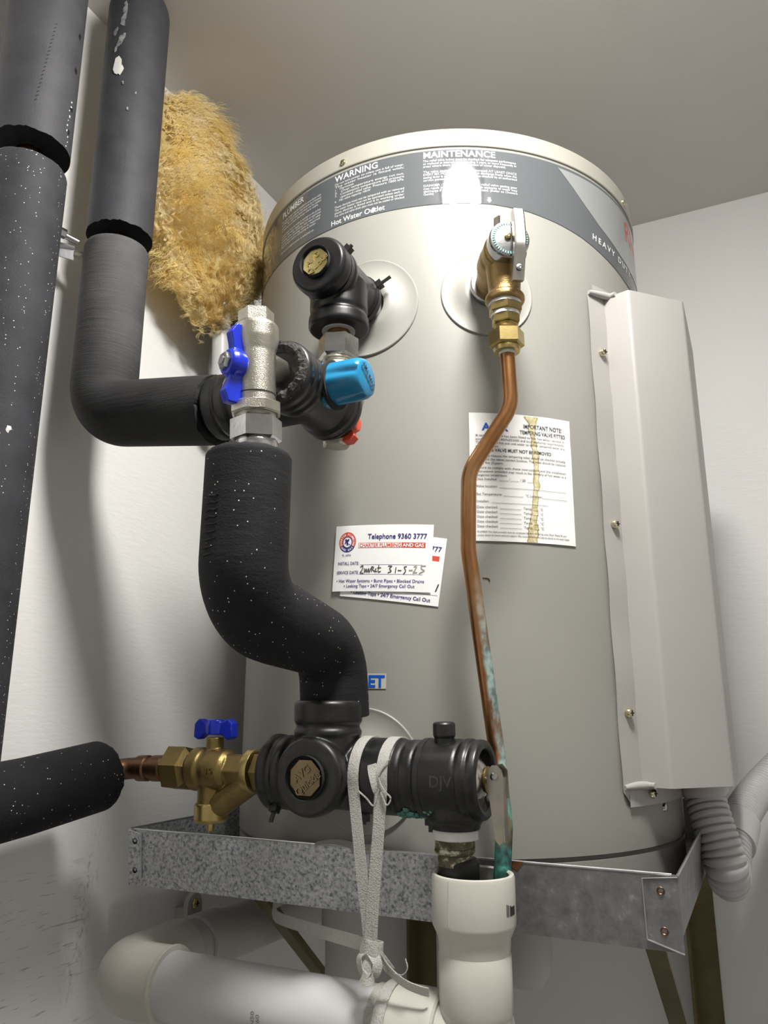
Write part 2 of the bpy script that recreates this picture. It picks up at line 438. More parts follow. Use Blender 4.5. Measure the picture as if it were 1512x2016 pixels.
# ------------------------------------------------------------------ water heater
TX, TY, TR = -0.3312, 0.8836, 0.245
Z0, Z1 = 1.4865, 2.2515
def pt(az, z, rr=TR):
    a = rad(az); return V((TX + rr * math.cos(a), TY + rr * math.sin(a), z))
def onto(az0, z0, tilt=0., rr=TR + .0006):
    ct, st = math.cos(rad(tilt)), math.sin(rad(tilt))
    def f(p):
        x, y = p.x * ct - p.y * st, p.x * st + p.y * ct
        return pt(az0 + math.degrees(x / TR), z0 + y, rr + p.z)
    return f
def printed(parent, name, body, az0, z0, size, mat, tilt=0., rr=.0008, **kw):
    vs, fs = text2d(body, size, **kw); f = onto(az0, z0, tilt, TR + rr)
    return MB().add([f(v) for v in vs], fs).build(name, mat, parent, smooth=False, recalc=False)
def patch(az0, az1, z0, z1, rr, n=60):
    vs = []; fs = []
    for i in range(n + 1):
        a = az0 + (az1 - az0) * i / n; vs += [pt(a, z0, rr), pt(a, z1, rr)]
    for i in range(n): fs.append((2 * i, 2 * i + 2, 2 * i + 3, 2 * i + 1))
    return MB().add(vs, fs)
def sheet(w_, h_, f, nx=14, ny=6, crinkle=0., lift=0.):
    vs = []; fs = []
    for j in range(ny + 1):
        for i in range(nx + 1):
            x = (i / nx - .5) * w_; y = (j / ny - .5) * h_
            e = crinkle * (noise.noise(V((x * 60, y * 60, 1))) + 1) * .5
            e += lift * max(0, (i / nx - .75) * 4) ** 2
            vs.append(f(V((x, y, e))))
    for j in range(ny):
        for i in range(nx):
            a = j * (nx + 1) + i; fs.append((a, a + 1, a + nx + 2, a + nx + 1))
    return MB().add(vs, fs)

H = thing('water_heater', 'tall beige electric storage water heater standing in the galvanised tray', 'water heater', (TX, TY, Z0))
MB().lathe([(0, 0), (TR - .006, 0), (TR - .001, .004), (TR - .001, .036), (TR - .0045, .037), (TR - .0045, .0395), (TR, .0405), (TR, 2.2272 - Z0), (TR - .006, 2.2272 - Z0)], (TX, TY, Z0), (0, 0, 1), 160).build('tank_body', 'tank', H, angle=50)
MB().lathe([(TR - .006, 2.2270 - Z0), (TR + .0014, 2.2272 - Z0), (TR + .002, 2.2285 - Z0), (TR + .0015, 2.2478 - Z0), (TR - .0008, 2.2508 - Z0), (TR - .006, 2.2515 - Z0), (TR - .03, 2.2535 - Z0), (0, 2.258 - Z0)], (TX, TY, Z0), (0, 0, 1), 160, fil=.0006).build('top_cap', 'rim', H, 'cream rolled steel lid rim', angle=50)
def panscrew(parent, p, d, rr=.0042, mat='zinc'):
    d, u, v = basis(d); p = V(p)
    s_ = MB().lathe([(0, -.002), (rr, -.002), (rr, .0006), (rr * .85, .0022), (rr * .45, .003), (0, .0031)], p, d, 20, fil=.0004).build('screw', mat, parent)
    for q in (u, v):
        MB().slab([p + d * .0032 + q * rr * .55 + (u + v - q) * .0005, p + d * .0032 - q * rr * .55 + (u + v - q) * .0005, p + d * .0032 - q * rr * .55 - (u + v - q) * .0005, p + d * .0032 + q * rr * .55 - (u + v - q) * .0005], .0006).build('slot', 'dark', s_, smooth=False)
    return s_
def radial(az): return V((math.cos(rad(az)), math.sin(rad(az)), 0))
def tank_screw(parent, az, z, rr=TR + .002, size=.0036):
    p = pt(az, z, rr); d, u, v = basis(radial(az)); 
    return MB().lathe([(0, -.003), (size, -.003), (size, .0006), (size * .8, .002), (size * .4, .0026), (0, .0027)], p, d, 16, fil=.0004).build('screw', 'zinc', parent, 'small brass-coloured screw')
for a in (-95.6, -9.5, 60, 145): tank_screw(H, a, 2.2345)
# dark grey information band round the top
BZ0, BZ1 = 2.1580, 2.2235
def zlow(a):                                                        # the band sweeps lower towards the right
    T_ = [(-180, BZ0), (-58, BZ0), (-48, 2.1546), (-39.7, 2.1489), (-32.7, 2.1431), (-25.7, 2.1355), (-18, 2.1275), (-13, 2.1230), (0, 2.1150), (40, 2.100)]
    for (a0, q0), (a1, q1) in zip(T_, T_[1:]):
        if a0 <= a <= a1: return q0 + (q1 - q0) * (a - a0) / (a1 - a0)
vs = []; fs = []; n = 160
for i in range(n + 1):
    a = -178 + 208 * i / n; vs += [pt(a, zlow(a), TR + .0005), pt(a, BZ1, TR + .0005)]
for i in range(n): fs.append((2 * i, 2 * i + 2, 2 * i + 3, 2 * i + 1))
B = MB().add(vs, fs).build('information_band', 'band', H, 'glossy dark grey printed band')
tri = MB()
n = 30; vs = []; fs = []
for i in range(n + 1):
    a = -38.9 + (30 + 38.9) * i / n
    T_ = [(-39, 2.2205), (-30.5, 2.1866), (-24.8, 2.1693), (-20.3, 2.1612), (-14.9, 2.1525), (-7, 2.1460), (31, 2.1300)]
    for (a0, q0), (a1, q1) in zip(T_, T_[1:]):
        if a0 <= a <= a1: zl = q0 + (q1 - q0) * (a - a0) / (a1 - a0)
    vs += [pt(a, zl, TR + .0008), pt(a, 2.2200, TR + .0008)]
for i in range(n): fs.append((2 * i, 2 * i + 2, 2 * i + 3, 2 * i + 1))
MB().add(vs, fs).build('silver_wedge', 'silver', B)
printed(B, 'lettering', 'MAINTENANCE', -74.2, 2.2145, .0108, 'white_print', bold=.00022, spacing=1.02)
body = ['The relief valve below must be checked for adequate performance', 'or replaced at intervals not exceeding 5 years, or more frequently in', 'areas where there is a high incidence of water deposits.', '',
        'The valve easing gear must be operated AT LEAST ONCE', 'EVERY SIX MONTHS and water must discharge freely when the', 'easing lever is raised. The valve must be checked by an authorised', 'service person if it does not.', '',
        'DANGER : Failure to operate the relief valve easing gear', 'may result in the tank exploding. Large amounts of water may', 'discharge if the easing gear is not closed. (Refer to Owners', 'Guide)']
def para(lines, az0, ztop, width, pitch, size, mat, parent, just=True):
    mb = MB(); f = onto(az0, 0, 0, TR + .0008)
    for i, ln in enumerate(lines):
        if not ln: continue
        vs, fs = text2d(ln, size); wid = max(v.x for v in vs)
        k = width / wid if (just and i + 1 < len(lines) and lines[i + 1] and wid > width * .55) else min(1., width / wid)
        mb.add([f(V((v.x * k, v.y + ztop - i * pitch, 0))) for v in vs], fs)
    return mb.build('small_print', mat, parent, smooth=False, recalc=False)
para(body, -74.2, 2.2098, .0995, .00337, .0039, 'white_print', B)
printed(B, 'lettering', 'WARNING', -98.4, 2.2142, .0108, 'white_print', bold=.0002, spacing=1.05)
body = ['Do not turn power on unless unit is full of water.', 'The water heater is fitted with:', '1.   Thermostat.', '2.   Over temperature energy cut out.', '3.   Combination temperature and pressure', '      operated relief valve. Pressure 1000 kPa.', '4.   Min valve capacity 10kW', '',
        'These devices must not be tampered with or removed', 'The water heater must not be operated unless each of', 'these devices is fitted and is in working order', 'The valve and valve drain pipe must not be sealed or blocked']
para(body, -98.4, 2.2098, .083, .00365, .0039, 'white_print', B)
printed(B, 'lettering', 'Hot Water Outlet', -99.5, 2.1605, .0088, 'white_print', bold=.00012)
body = ['This water heater must be installed in accordance with', 'AS 3500 and local authority requirements by a licensed', 'person. The relief valve drain must not be sealed', 'or blocked and must discharge where visible.', '',
        'Connections must be made as marked on the jacket', 'and the cold water supply fitted with an approved', 'isolating valve, line strainer, non return valve', 'and pressure limiting valve as required.', 'Flush all pipes before connecting to heater.', '', 'Fill the unit before power is switched on.']
printed(B, 'lettering', 'PLUMBER', -120.4, 2.2140, .0108, 'white_print', bold=.0002)
para(body, -120.6, 2.2075, .0745, .0037, .0039, 'white_print', B)
def arrow(az0, z0, sz):
    f = onto(az0, z0, 0, TR + .0008)
    poly = [(-.3, 1), (.3, 1), (.3, .3), (.55, .3), (0, -.35), (-.55, .3), (-.3, .3)]
    return MB().add([f(V((x * sz, y * sz, 0))) for x, y in poly], [(0, 6, 2, 1), (5, 4, 3)]).build('arrow', 'white_print', B, smooth=False, recalc=False)
arrow(-87.0, 2.1613, .0048); arrow(-58.2, 2.1610, .0048)
printed(B, 'lettering', 'HEAVY DUTY', -28.3, 2.1478, .0105, 'white_print', spacing=1.5, bold=.0002, tilt=-7)
printed(B, 'brand_name', 'Rheem', -9.6, 2.1850, .037, 'red_print', bold=.0006)

# ivory escutcheon rings round the three ports
def ring(az, z, R_, label):
    o = pt(az, z, TR - .006); d = radial(az)
    # the washer follows the tank: a saddle shaped disc
    vs = []; fs = []; n = 56; prof = [(.38, .0075), (.44, .0085), (.52, .0075), (.62, .0040), (.92, .0030), (.955, .0042), (.985, .0044), (1.0, .0030), (1.0, -.002)]
    for k in range(n):
        a = 2 * math.pi * k / n
        for q, h in prof:
            x = R_ * q * math.cos(a); y = R_ * q * math.sin(a); th = math.asin(max(-1, min(1, x / TR)))
            vs.append(pt(az + math.degrees(th), z + y, TR + h * .45 + (h * .55 if q < .8 else 0)))
    m = len(prof)
    for k in range(n):
        for j in range(m - 1):
            a, b = k * m + j, ((k + 1) % n) * m + j; fs.append((a, b, b + 1, a + 1))
    return MB().add(vs, fs).build('port_ring', 'ring', H, label, angle=40)
ring(-88.5, 2.049, .054, 'ivory plastic ring around the hot outlet')
ring(-59.5, 2.054, .0465, 'ivory plastic ring around the relief valve port')
ring(-89.0, 1.5965, .054, 'ivory plastic ring around the cold inlet')

# element cover on the right flank
CZ0, CZ1 = 1.580, 2.0765
C = MB()
fl = [(-32.2, .2462), (-26.2, .2475)]
def cov(sgn):   # cross-section points (x, y) of one half, mirrored about y = TY
    P = [pt(-32.2, 0, TR + .0022), pt(-29.3, 0, TR + .0026), pt(-26.3, 0, TR + .003), V((-.0820, .7660, 0)), V((-.0325, .8170, 0))]
    return [(p.x, TY + (p.y - TY) * sgn) for p in P]
sec = cov(1) + cov(-1)[::-1]
outer = fillet2([V(p) for p in sec[2:8]], .003, 3)
vs = []; fs = []; m = len(outer)
for z in (CZ0, CZ1): vs += [V((p.x, p.y, z)) for p in outer]
for i in range(m - 1): fs.append((i, i + 1, m + i + 1, m + i))
C.add(vs, fs)
ins = [V((p.x * .97 + TX * .03, p.y * .97 + TY * .03)) for p in outer]
vs = [V((p.x, p.y, CZ1)) for p in outer] + [V((p.x, p.y, CZ1 - .001)) for p in ins]; 
C.add([V((p.x, p.y, CZ1)) for p in outer] + [pt(-26.3 + 52.6 * i / (m - 1), CZ1 + .0, TR - .002) for i in range(m)], [(i, i + 1, m + i + 1, m + i) for i in range(m - 1)])
C.add([V((p.x, p.y, CZ0)) for p in outer] + [V((p.x - .006 * (p.x - TX) / .3, p.y - .006 * (p.y - TY) / .3, CZ0)) for p in outer], [(i, i + 1, m + i + 1, m + i) for i in range(m - 1)])
cover = C.build('element_cover', 'cover', H, 'long folded grey element cover', angle=25)
# flanges of the cover with rounded ends
for sgn in (1, -1):
    vs = []; fs = []; n = 40
    for i in range(n + 1):
        z = 1.5635 + (2.0875 - 1.5635) * i / n
        e = min(z - 1.5635, 2.0875 - z); k = 0 if e > .012 else (.012 - math.sqrt(max(0, .012 ** 2 - (.012 - e) ** 2)))
        for t_ in (0, .25, .6, 1):
            a0 = -32.2 + math.degrees(k / TR); a = a0 + (-26.0 - a0) * t_
            a = a if sgn > 0 else -a
            vs.append(pt(a, z, TR + .0022 + .0012 * t_ + .0006 * math.sin(i * .9)))
    for i in range(n):
        for j in range(3): fs.append((i * 4 + j, i * 4 + j + 1, i * 4 + 5 + j, i * 4 + 4 + j))
    b = len(vs)
    MB().add(vs, fs).build('flange', 'cover', cover, angle=40)
# end tongues of the flange below and above the box
for z0, z1, nm in ((1.5635, 1.581, 'lower'), (2.076, 2.0875, 'upper')):
    patch(-30.5, 30.5, z0 + (.0 if nm == 'lower' else 0), z1, TR + .003, 24).build('end_tab', 'cover', cover)
for z in (CZ0 + .0015, CZ1 + .0005):                                # folded bead where box meets flange
    path = [pt(-32, z - .001, TR + .0035), pt(-28.5, z, TR + .005), pt(-25.8, z, TR + .009), V((-.096, .770, z))]
    MB().tube(spline(path, 5), .0030, 12, rfun=lambda i, L: .0022 + .0016 * math.sin(min(1, L / .04) * math.pi)).build('corner_bead', 'cover', cover)
for az, z in ((-28.6, 2.0100), (-28.9, 1.8255), (-29.0, 1.6455), (-22.9, 1.5735)):
    panscrew(cover, pt(az, z, TR + .0045), radial(az), .0044)
MB().lathe([(0, 0), (.004, 0), (.0035, .002), (0, .003)], pt(-16, 1.5585, TR), radial(-16), 14).build('rivet', 'chrome', H)

# stickers on the tank
f = onto(-82.6, 1.7775, -8.4, TR + .0010)
f2 = None
c2 = sheet(.098, .0635, f, 14, 6).build('service_card', 'card', H, 'white plumber card, tilted, mostly hidden under another card')
def on_card(f, parent, body, x, y, size, mat, name='lettering', k=1., w_=None, **kw):
    vs, fs = text2d(body, size, **kw)
    if w_: k = w_ / (max(v.x for v in vs) - min(v.x for v in vs))
    return MB().add([f(V((v.x * k + x, v.y + y, .00030))) for v in vs], fs).build(name, mat, parent, smooth=False, recalc=False)
on_card(f, c2, 'Telephone 9360 3777', .0455, .0185, .0066, 'navy_print', align='RIGHT', bold=.0001)
on_card(f, c2, '• Leaking Taps • 24/7 Emergency Call Out', .002, -.0285, .0046, 'navy_print', align='CENTER', bold=.00008)
def card_rect(f, parent, x0, y0, x1, y1, mat, name, e=.0001):
    n = 8; vs = []
    for i in range(n + 1):
        x = x0 + (x1 - x0) * i / n; vs += [f(V((x, y0, e))), f(V((x, y1, e)))]
    return MB().add(vs, [(2 * i, 2 * i + 2, 2 * i + 3, 2 * i + 1) for i in range(n)]).build(name, mat, parent, smooth=False, recalc=False)
card_rect(f, c2, .012, .0095, .0445, .0142, 'cardred', 'red_panel')
card_rect(f, c2, .0, -.0222, .047, -.0219, 'navy_print', 'rule_line')
on_card(f, c2, '/', .0445, -.018, .009, 'pen', 'handwriting', bold=.0003)
f = onto(-84.9, 1.7865, -3.6, TR + .0022)
c1 = sheet(.0985, .0635, f, 14, 6, lift=.0).build('service_card', 'card', H, 'white plumber service card with red and navy print, on top of another')
on_card(f, c1, 'Telephone 9360 3777', .0435, .0182, .0068, 'navy_print', align='RIGHT', bold=.00013, w_=.0575)
card_rect(f, c1, -.0232, .0094, .0425, .0145, 'cardred', 'red_frame')
card_rect(f, c1, -.0227, .0099, .0200, .0140, 'card', 'white_panel', .00020)
on_card(f, c1, 'CHARTER PLUMBING', -.0220, .0104, .0046, 'cardred', bold=.00010, w_=.0412)
on_card(f, c1, 'AND GAS', .0212, .0104, .0046, 'card', bold=.00010, w_=.0200)
on_card(f, c1, 'INSTALL DATE:', -.0445, -.0065, .0042, 'navy_print', bold=.00005, w_=.0228)
on_card(f, c1, 'SERVICE DATE:', -.0452, -.0153, .0042, 'navy_print', bold=.00005, w_=.0238)
card_rect(f, c1, -.0205, -.0068, .0405, -.0065, 'navy_print', 'rule_line'); card_rect(f, c1, -.021, -.0158, .041, -.0155, 'navy_print', 'rule_line')
on_card(f, c1, '• Hot Water Systems • Burst Pipes • Blocked Drains', -.001, -.0232, .0042, 'navy_print', align='CENTER', bold=.00005, w_=.0875)
on_card(f, c1, '• Leaking Taps • 24/7 Emergency Call Out', -.001, -.0280, .0042, 'navy_print', align='CENTER', bold=.00005, w_=.0705)
def disc(f, parent, x, y, r0, r1, a0, a1, mat, name, e=.0001):
    n = 28; vs = []; fs = []
    for i in range(n + 1):
        a = rad(a0 + (a1 - a0) * i / n); vs += [f(V((x + r0 * math.cos(a), y + r0 * 1.06 * math.sin(a), e))), f(V((x + r1 * math.cos(a), y + r1 * 1.06 * math.sin(a), e)))]
    for i in range(n): fs.append((2 * i, 2 * i + 1, 2 * i + 3, 2 * i + 2))
    return MB().add(vs, fs).build(name, mat, parent, smooth=False, recalc=False)
LX, LY = -.0355, .0155
disc(f, c1, LX, LY, .0052, .0093, -30, 210, 'cardred', 'emblem_ring'); disc(f, c1, LX, LY, .0052, .0093, 210, 330, 'navy_print', 'emblem_ring')
disc(f, c1, LX, LY, .0046, .0052, 0, 360, 'navy_print', 'emblem_ring')
def arc_text(body, r_, a_mid, span, size, mat, inward=False):
    mb = MB()
    for i, ch in enumerate(body):
        if ch == ' ': continue
        a = a_mid + (span * (i / (len(body) - 1) - .5)) * (1 if inward else -1); vs, fs = text2d(ch, size, align='CENTER', bold=.00006)
        th = rad(a - 90 if not inward else a + 90); ct, st = math.cos(th), math.sin(th)
        bx, by = LX + r_ * math.cos(rad(a)), LY + r_ * 1.06 * math.sin(rad(a))
        mb.add([f(V((bx + v.x * ct - v.y * st, by + v.x * st + v.y * ct, .0003))) for v in vs], fs)
    return mb.build('emblem_lettering', mat, c1, smooth=False, recalc=False)
arc_text('CHARTER PLUMBING', .0061, 90, 225, .0028, 'card'); arc_text('AND GAS', .0083, 270, 95, .0028, 'card', True)
blob = MB()
for (bx, by, br) in ((-.0005, .0008, .0016), (.0012, .0022, .001), (-.0016, .0022, .001), (.0004, -.0018, .0012), (.0026, -.0022, .0006), (-.0022, -.001, .0007)):
    k = 12; blob.add([f(V((LX + bx + br * math.cos(2 * math.pi * i / k), LY + by + br * math.sin(2 * math.pi * i / k), .0003))) for i in range(k)], [tuple(range(k))])
blob.build('emblem_centre', 'navy_print', c1, smooth=False, recalc=False)
on_card(f, c1, 'PL 6894', LX, .0018, .0030, 'navy_print', align='CENTER')
def scribble(f, parent, strokes, wdt, mat):
    mb = MB()
    for st in strokes:
        pts = spline([V((x, y, 0)) for x, y in st], 4) if len(st) > 2 else [V((x, y, 0)) for x, y in st]
        for a, b in zip(pts, pts[1:]):
            d = (b - a).normalized(); q = V((-d.y, d.x, 0)) * wdt / 2; a = a - d * wdt * .3; b = b + d * wdt * .3
            mb.add([f(V((p.x, p.y, .0003))) for p in (a + q, b + q, b - q, a - q)], [(3, 2, 1, 0)])
    return mb.build('handwriting', mat, parent, smooth=False, recalc=False)
b0 = -.0148
scribble(f, c1, [[(-.0195, b0 + .006), (-.017, b0 + .0072), (-.0178, b0 + .003), (-.0195, b0 + .0005), (-.016, b0 + .0002)],
                 [(-.0155, b0 + .0045), (-.0145, b0 + .001), (-.0135, b0 + .0042), (-.0125, b0 + .001), (-.011, b0 + .0045), (-.0105, b0 + .001), (-.0088, b0 + .0042), (-.0075, b0 + .0065)],
                 [(-.008, b0 + .0015), (-.0075, b0 + .006), (-.006, b0 + .0055), (-.0068, b0 + .0035), (-.0045, b0 + .0015)], [(-.0035, b0 + .0045), (-.0045, b0 + .002), (-.0025, b0 + .0018)],
                 [(-.0008, b0 + .0075), (-.0012, b0 + .0015), (.0012, b0 + .0018)], [(-.002, b0 + .005), (.0012, b0 + .0052)]], .0009, 'pen')
scribble(f, c1, [[(.0085, b0 + .0068), (.0118, b0 + .0068), (.0098, b0 + .0045), (.0115, b0 + .002), (.0085, b0 + .0006)], [(.016, b0 + .0055), (.0155, b0 + .0006)], [(.018, b0 + .0028), (.021, b0 + .0027)],
                 [(.026, b0 + .0065), (.0238, b0 + .0058), (.0252, b0 + .0025), (.0235, b0 - .0005)]], .0009, 'pen')
scribble(f, c1, [[(.0285, b0 + .003), (.0315, b0 + .0032)], [(.033, b0 + .0065), (.0352, b0 + .0068), (.0335, b0 + .0025), (.0325, b0 + .001), (.0358, b0 + .0012)], [(.0435, b0 + .0075), (.0395, b0 + .007), (.0402, b0 + .0045), (.0425, b0 + .003), (.038, b0 + .0005)]], .0010, 'pen_faded')
# valve note
f = onto(-52.75, 1.8620, -.6, TR + .0008)
f_note = f
nt = sheet(.1040, .1262, f, 40, 48, crinkle=.0010).build('valve_note', 'paper', H, 'creased white tempering valve notice with a brown stain')
fo = lambda p: f_note(V((p.x, p.y, .0010 * (noise.noise(V((p.x * 60, p.y * 60, 1))) + 1) * .5 + p.z + .0001)))
def nt_text(body, x, y, size, mat='black_print', w_=None, **kw):
    vs, fs = text2d(body, size, **kw); wid = max(v.x for v in vs) - min(v.x for v in vs)
    k = (w_ / wid) if w_ else 1.; return MB().add([fo(V((v.x * k + x, v.y + y, .0003))) for v in vs], fs).build('lettering', mat, nt, smooth=False, recalc=False)
nt_text('IMPORTANT NOTE!', .0215, .0494, .0060, w_=.041, align='CENTER', bold=.00006)
nt_text('TEMPERING VALVE FITTED', .0215, .0434, .0053, w_=.0485, align='CENTER', bold=.00006)
nt_text('Apex', -.0395, .0455, .0105, 'blue_print', w_=.026, bold=.0003)
tx = [(.0398, 'A tempering valve has been fitted to this hot water service in', 0), (.0362, 'accordance with AS/NZS3500 and local authority requirements.', 0), (.0326, 'The valve mixes hot and cold water to deliver tempered water at a', 0), (.029, 'safe temperature.', .022),
      (.0195, 'For safety reasons the tempering valve should be checked annually', 0), (.0159, 'to ensure the valves correct function. The valve should be replaced', 0), (.0123, 'every five (5)years.', .026),
      (.0075, 'Failure to comply with these instructions and the installation', 0), (.0039, 'instructions provided may result in the delivery of hot water at a', 0), (.0003, 'dangerous temperature.', .0295)]
for y, b, w_ in tx: nt_text(b, -.0462, y - .0008, .0033, w_=w_ or .0905)
nt_text('THIS VALVE MUST NOT BE REMOVED', -.004, .0240, .0046, w_=.066, align='CENTER', bold=.00006)
def rule(x0, x1, y): return card_rect(fo, nt, x0, y, x1, y + .00028, 'black_print', 'rule_line', .0004)
nt_text('Date Installed:', -.0462, -.0045, .0034); rule(-.0245, -.0155, -.005); nt_text('/', -.0148, -.0045, .0034); rule(-.0135, -.0055, -.005); nt_text('/ 20', -.004, -.0045, .0034); rule(.003, .0085, -.005)
nt_text('Valve location:', -.0462, -.0115, .0034); rule(-.0245, .044, -.012)
nt_text('Set Temperature:', -.0462, -.0193, .0034); rule(-.021, -.0015, -.0198); nt_text('°C Location:', .0005, -.0193, .0034); rule(.0175, .044, -.0198)
nt_text('Installer:', -.0462, -.0262, .0034); rule(-.032, .0235, -.0267)
for k in range(5):
    y = -.0318 - k * .0046
    nt_text('Date checked:', -.0462, y, .0034); rule(-.0248, -.004, y - .0005); nt_text('Temp.', -.0018, y, .0034); rule(.0078, .0132, y - .0005); nt_text('°C', .0145, y, .0034)
nt_text('PLUMBER This label provided must be completed for each tempering valve fitted. Please fill your', -.0462, -.0552, .0026, w_=.088)
nt_text('contact details for future technical support. We recommend that the label be placed on the water heater', -.0462, -.0584, .0026, w_=.091)
def streak(e, k, mat, name):
    vs = []; n = 60
    for i in range(n + 1):
        y = .062 - .1245 * i / n; c_ = .0072 + .0045 * math.sin(i * .07) + .003 * (i / n); wv_ = .0026 + .0014 * noise.noise(V((i * .23, 2, 0))) + .001 * noise.noise(V((i * .7, 5, 0)))
        c_ += .0012 * noise.noise(V((i * .31, 9, 0)))
        if i < 5: wv_ += .004 * (5 - i) / 5; c_ += .002
        if i > 45: wv_ += .0025 * (i - 45) / 15
        vs += [fo(V((c_ - wv_ * k, y, e))), fo(V((c_ + wv_ * k, y, e)))]
    return MB().add(vs, [(2 * i, 2 * i + 1, 2 * i + 3, 2 * i + 2) for i in range(n)]).build(name, mat, nt, smooth=False, recalc=False)
streak(.00010, 1.12, 'stain_edge', 'stain_edge'); streak(.0002, .92, 'stain', 'stain')
# inlet sticker
f = onto(-88.6, 1.6738, -1.0, TR + .0006)
ist = sheet(.042, .0135, f, 8, 2).build('inlet_sticker', 'clear', H, 'pale strip sticker with blue capitals')
on_card(f, ist, 'INLET', .0195, -.0052, .0147, 'blue_print', align='RIGHT', bold=.0005)

# ------------------------------------------------------------------ common fittings
def cable_tie(parent, o, d, rr, ang, tail, half=.0024):
    """nylon tie round an axis: band plus locking head at angle ang, tail length"""
    d, u, v = basis(d); o = V(o)
    T_ = MB().lathe([(rr - .0008, -half), (rr + .0009, -half), (rr + .0009, half), (rr - .0008, half), (rr - .0008, -half)], o, d, 36)
    q = u * math.cos(rad(ang)) + v * math.sin(rad(ang)); s_ = d.cross(q)
    c = o + q * (rr + .003)
    def bx(c, a, b, e, la, lb, le):
        vs = [c + a * la * i + b * lb * j + e * le * k for k in (-1, 1) for (i, j) in ((-1, -1), (1, -1), (1, 1), (-1, 1))]
        T_.add(vs, [(0, 3, 2, 1), (4, 5, 6, 7), (0, 1, 5, 4), (1, 2, 6, 5), (2, 3, 7, 6), (3, 0, 4, 7)])
    bx(c, q, s_, d, .0028, .0034, .0036)
    bx(c + q * (tail / 2 + .001), q, s_, d, tail / 2, .0008, .0017)
    return T_.build('cable_tie', 'black_plastic', parent)
def brass_plug(parent, o, d, af, n, depth, words, mat='brass_cap'):
    d, u, v = basis(d); o = V(o)
    p = MB().lathe([(0, -depth), (af / 2, -depth), (af / 2 / math.cos(math.pi / n), -.001), (af / 2 / math.cos(math.pi / n) - .0008, .0), (af / 2 * .86, .0004), (0, .0006)], o, d, n, rot=rad(22.5)).build('brass_plug', mat, parent, 'octagonal brass plug with raised lettering', angle=20)
    mb = MB()
    for body, y in words:
        vs, fs = text2d(body, af * .30, align='CENTER', bold=.0002, depth=.0004)
        th = rad(38); ct, st = math.cos(th), math.sin(th)
        right = V((0, 0, 1)).cross(d).normalized(); up = d.cross(right) * 1.0
        mb.add([o + right * (v_.x * ct - (v_.y + y) * st) + up * (v_.x * st + (v_.y + y) * ct) + d * (.0009 + v_.z) for v_ in vs], fs)
    mb.build('raised_lettering', mat, p, smooth=False)
    return p
def butterfly(parent, o, d, wing, span, mat, hub=.0085, nut=True, lean=0.):
    """wing handle: hub along d, two wings to +-wing"""
    d = V(d).normalized(); wv = V(wing); wv = (wv - d * wv.dot(d)).normalized(); t_ = d.cross(wv); o = V(o)
    hb = MB().lathe([(0, -.012), (hub, -.012), (hub * 1.08, -.004), (hub, .0), (hub * .9, .0016), (0, .0016)], o, d, 24, fil=.0008)
    for s_ in (1, -1):
        prof = [(.30 * hub, -.0065), (.50 * span, -.0085), (span * .75, -.0125), (span, -.0100), (span * .98, .0020), (span * .74, .0062), (span * .45, .0030), (.30 * hub, .0010)]
        poly = [o + wv * s_ * a + d * (b - .004) for a, b in prof]
        w0 = .0044
        hb.slab(poly, w0 * 2)
    hb.blend(.0007, 5)
    h_ = hb.build('handle', mat, parent, angle=60)
    if nut:
        MB().hexa(o - d * .001, o + d * .0052, .0125, 6, .0008).build('hex_nut', 'chrome', h_)
        MB().lathe([(0, .0052), (.0036, .0052), (.0036, .0062), (0, .0064)], o, d, 16).build('stem_end', 'steel', h_)
    return h_

# ------------------------------------------------------------------ hot outlet tee (black jacket)
HX, HY, HZ = -.3300, .5880, 2.0495
G = 'black jacketed tees'
r = thing('hot_outlet_tee', 'upper black rubber jacketed tee with brass plug, on the hot outlet', 'pipe fitting', (HX, .638, HZ))
j = MB()
j.lathe([(.0, 0), (.0262, 0), (.0285, .004), (.0285, .016), (.0262, .019), (.0262, .021), (.0285, .024), (.0288, .0285), (.0262, .031), (.0258, .070), (.0270, .073), (.0275, .082), (.0250, .086), (0, .086)], (HX, .5440, HZ), (0, 1, 0), 56, fil=.0015)
j.lathe([(0, 0), (.0280, 0), (.0280, .030), (.0268, .033), (.0268, .035), (.0288, .037), (.0292, .0465), (.0275, .0490), (0, .0490)], (HX, HY, HZ), (0, 0, -1), 56, fil=.0015)
j.blend(.00085, 5); j.build('jacket', 'rubber', r, angle=80)
MB().lathe([(0, 0), (.0152, 0), (.0152, -.004)], (HX, .5432, HZ), (0, 1, 0), 36).build('plug_hole', 'dark', r)
brass_plug(r, (HX, .5415, HZ), (0, -1, 0), .0265, 8, .008, (('AVG', .0012), ('Quickie', -.0074)))
MB().cyl((HX, HY, 2.003), (HX, HY, 1.988), .0105, 28).build('copper_stub', 'copper', r)
MB().lathe([(.0110, 0), (.0160, 0), (.0160, .002), (.0110, .002)], (HX, HY, 1.9993), (0, 0, 1), 32).build('bore_seal', 'pvc_d', r)
MB().lathe([(0, 0), (.0185, 0), (.0185, .008), (.0215, .010), (.0215, .016), (0, .016)], (HX, .6255, HZ), (0, 1, 0), 40, fil=.001).build('thread_seal', 'tape', r)
cable_tie(r, (HX, .5645, HZ), (0, 1, 0), .0272, 138, .004)
cable_tie(r, (HX, .622, HZ), (0, 1, 0), .0272, 155, .012)

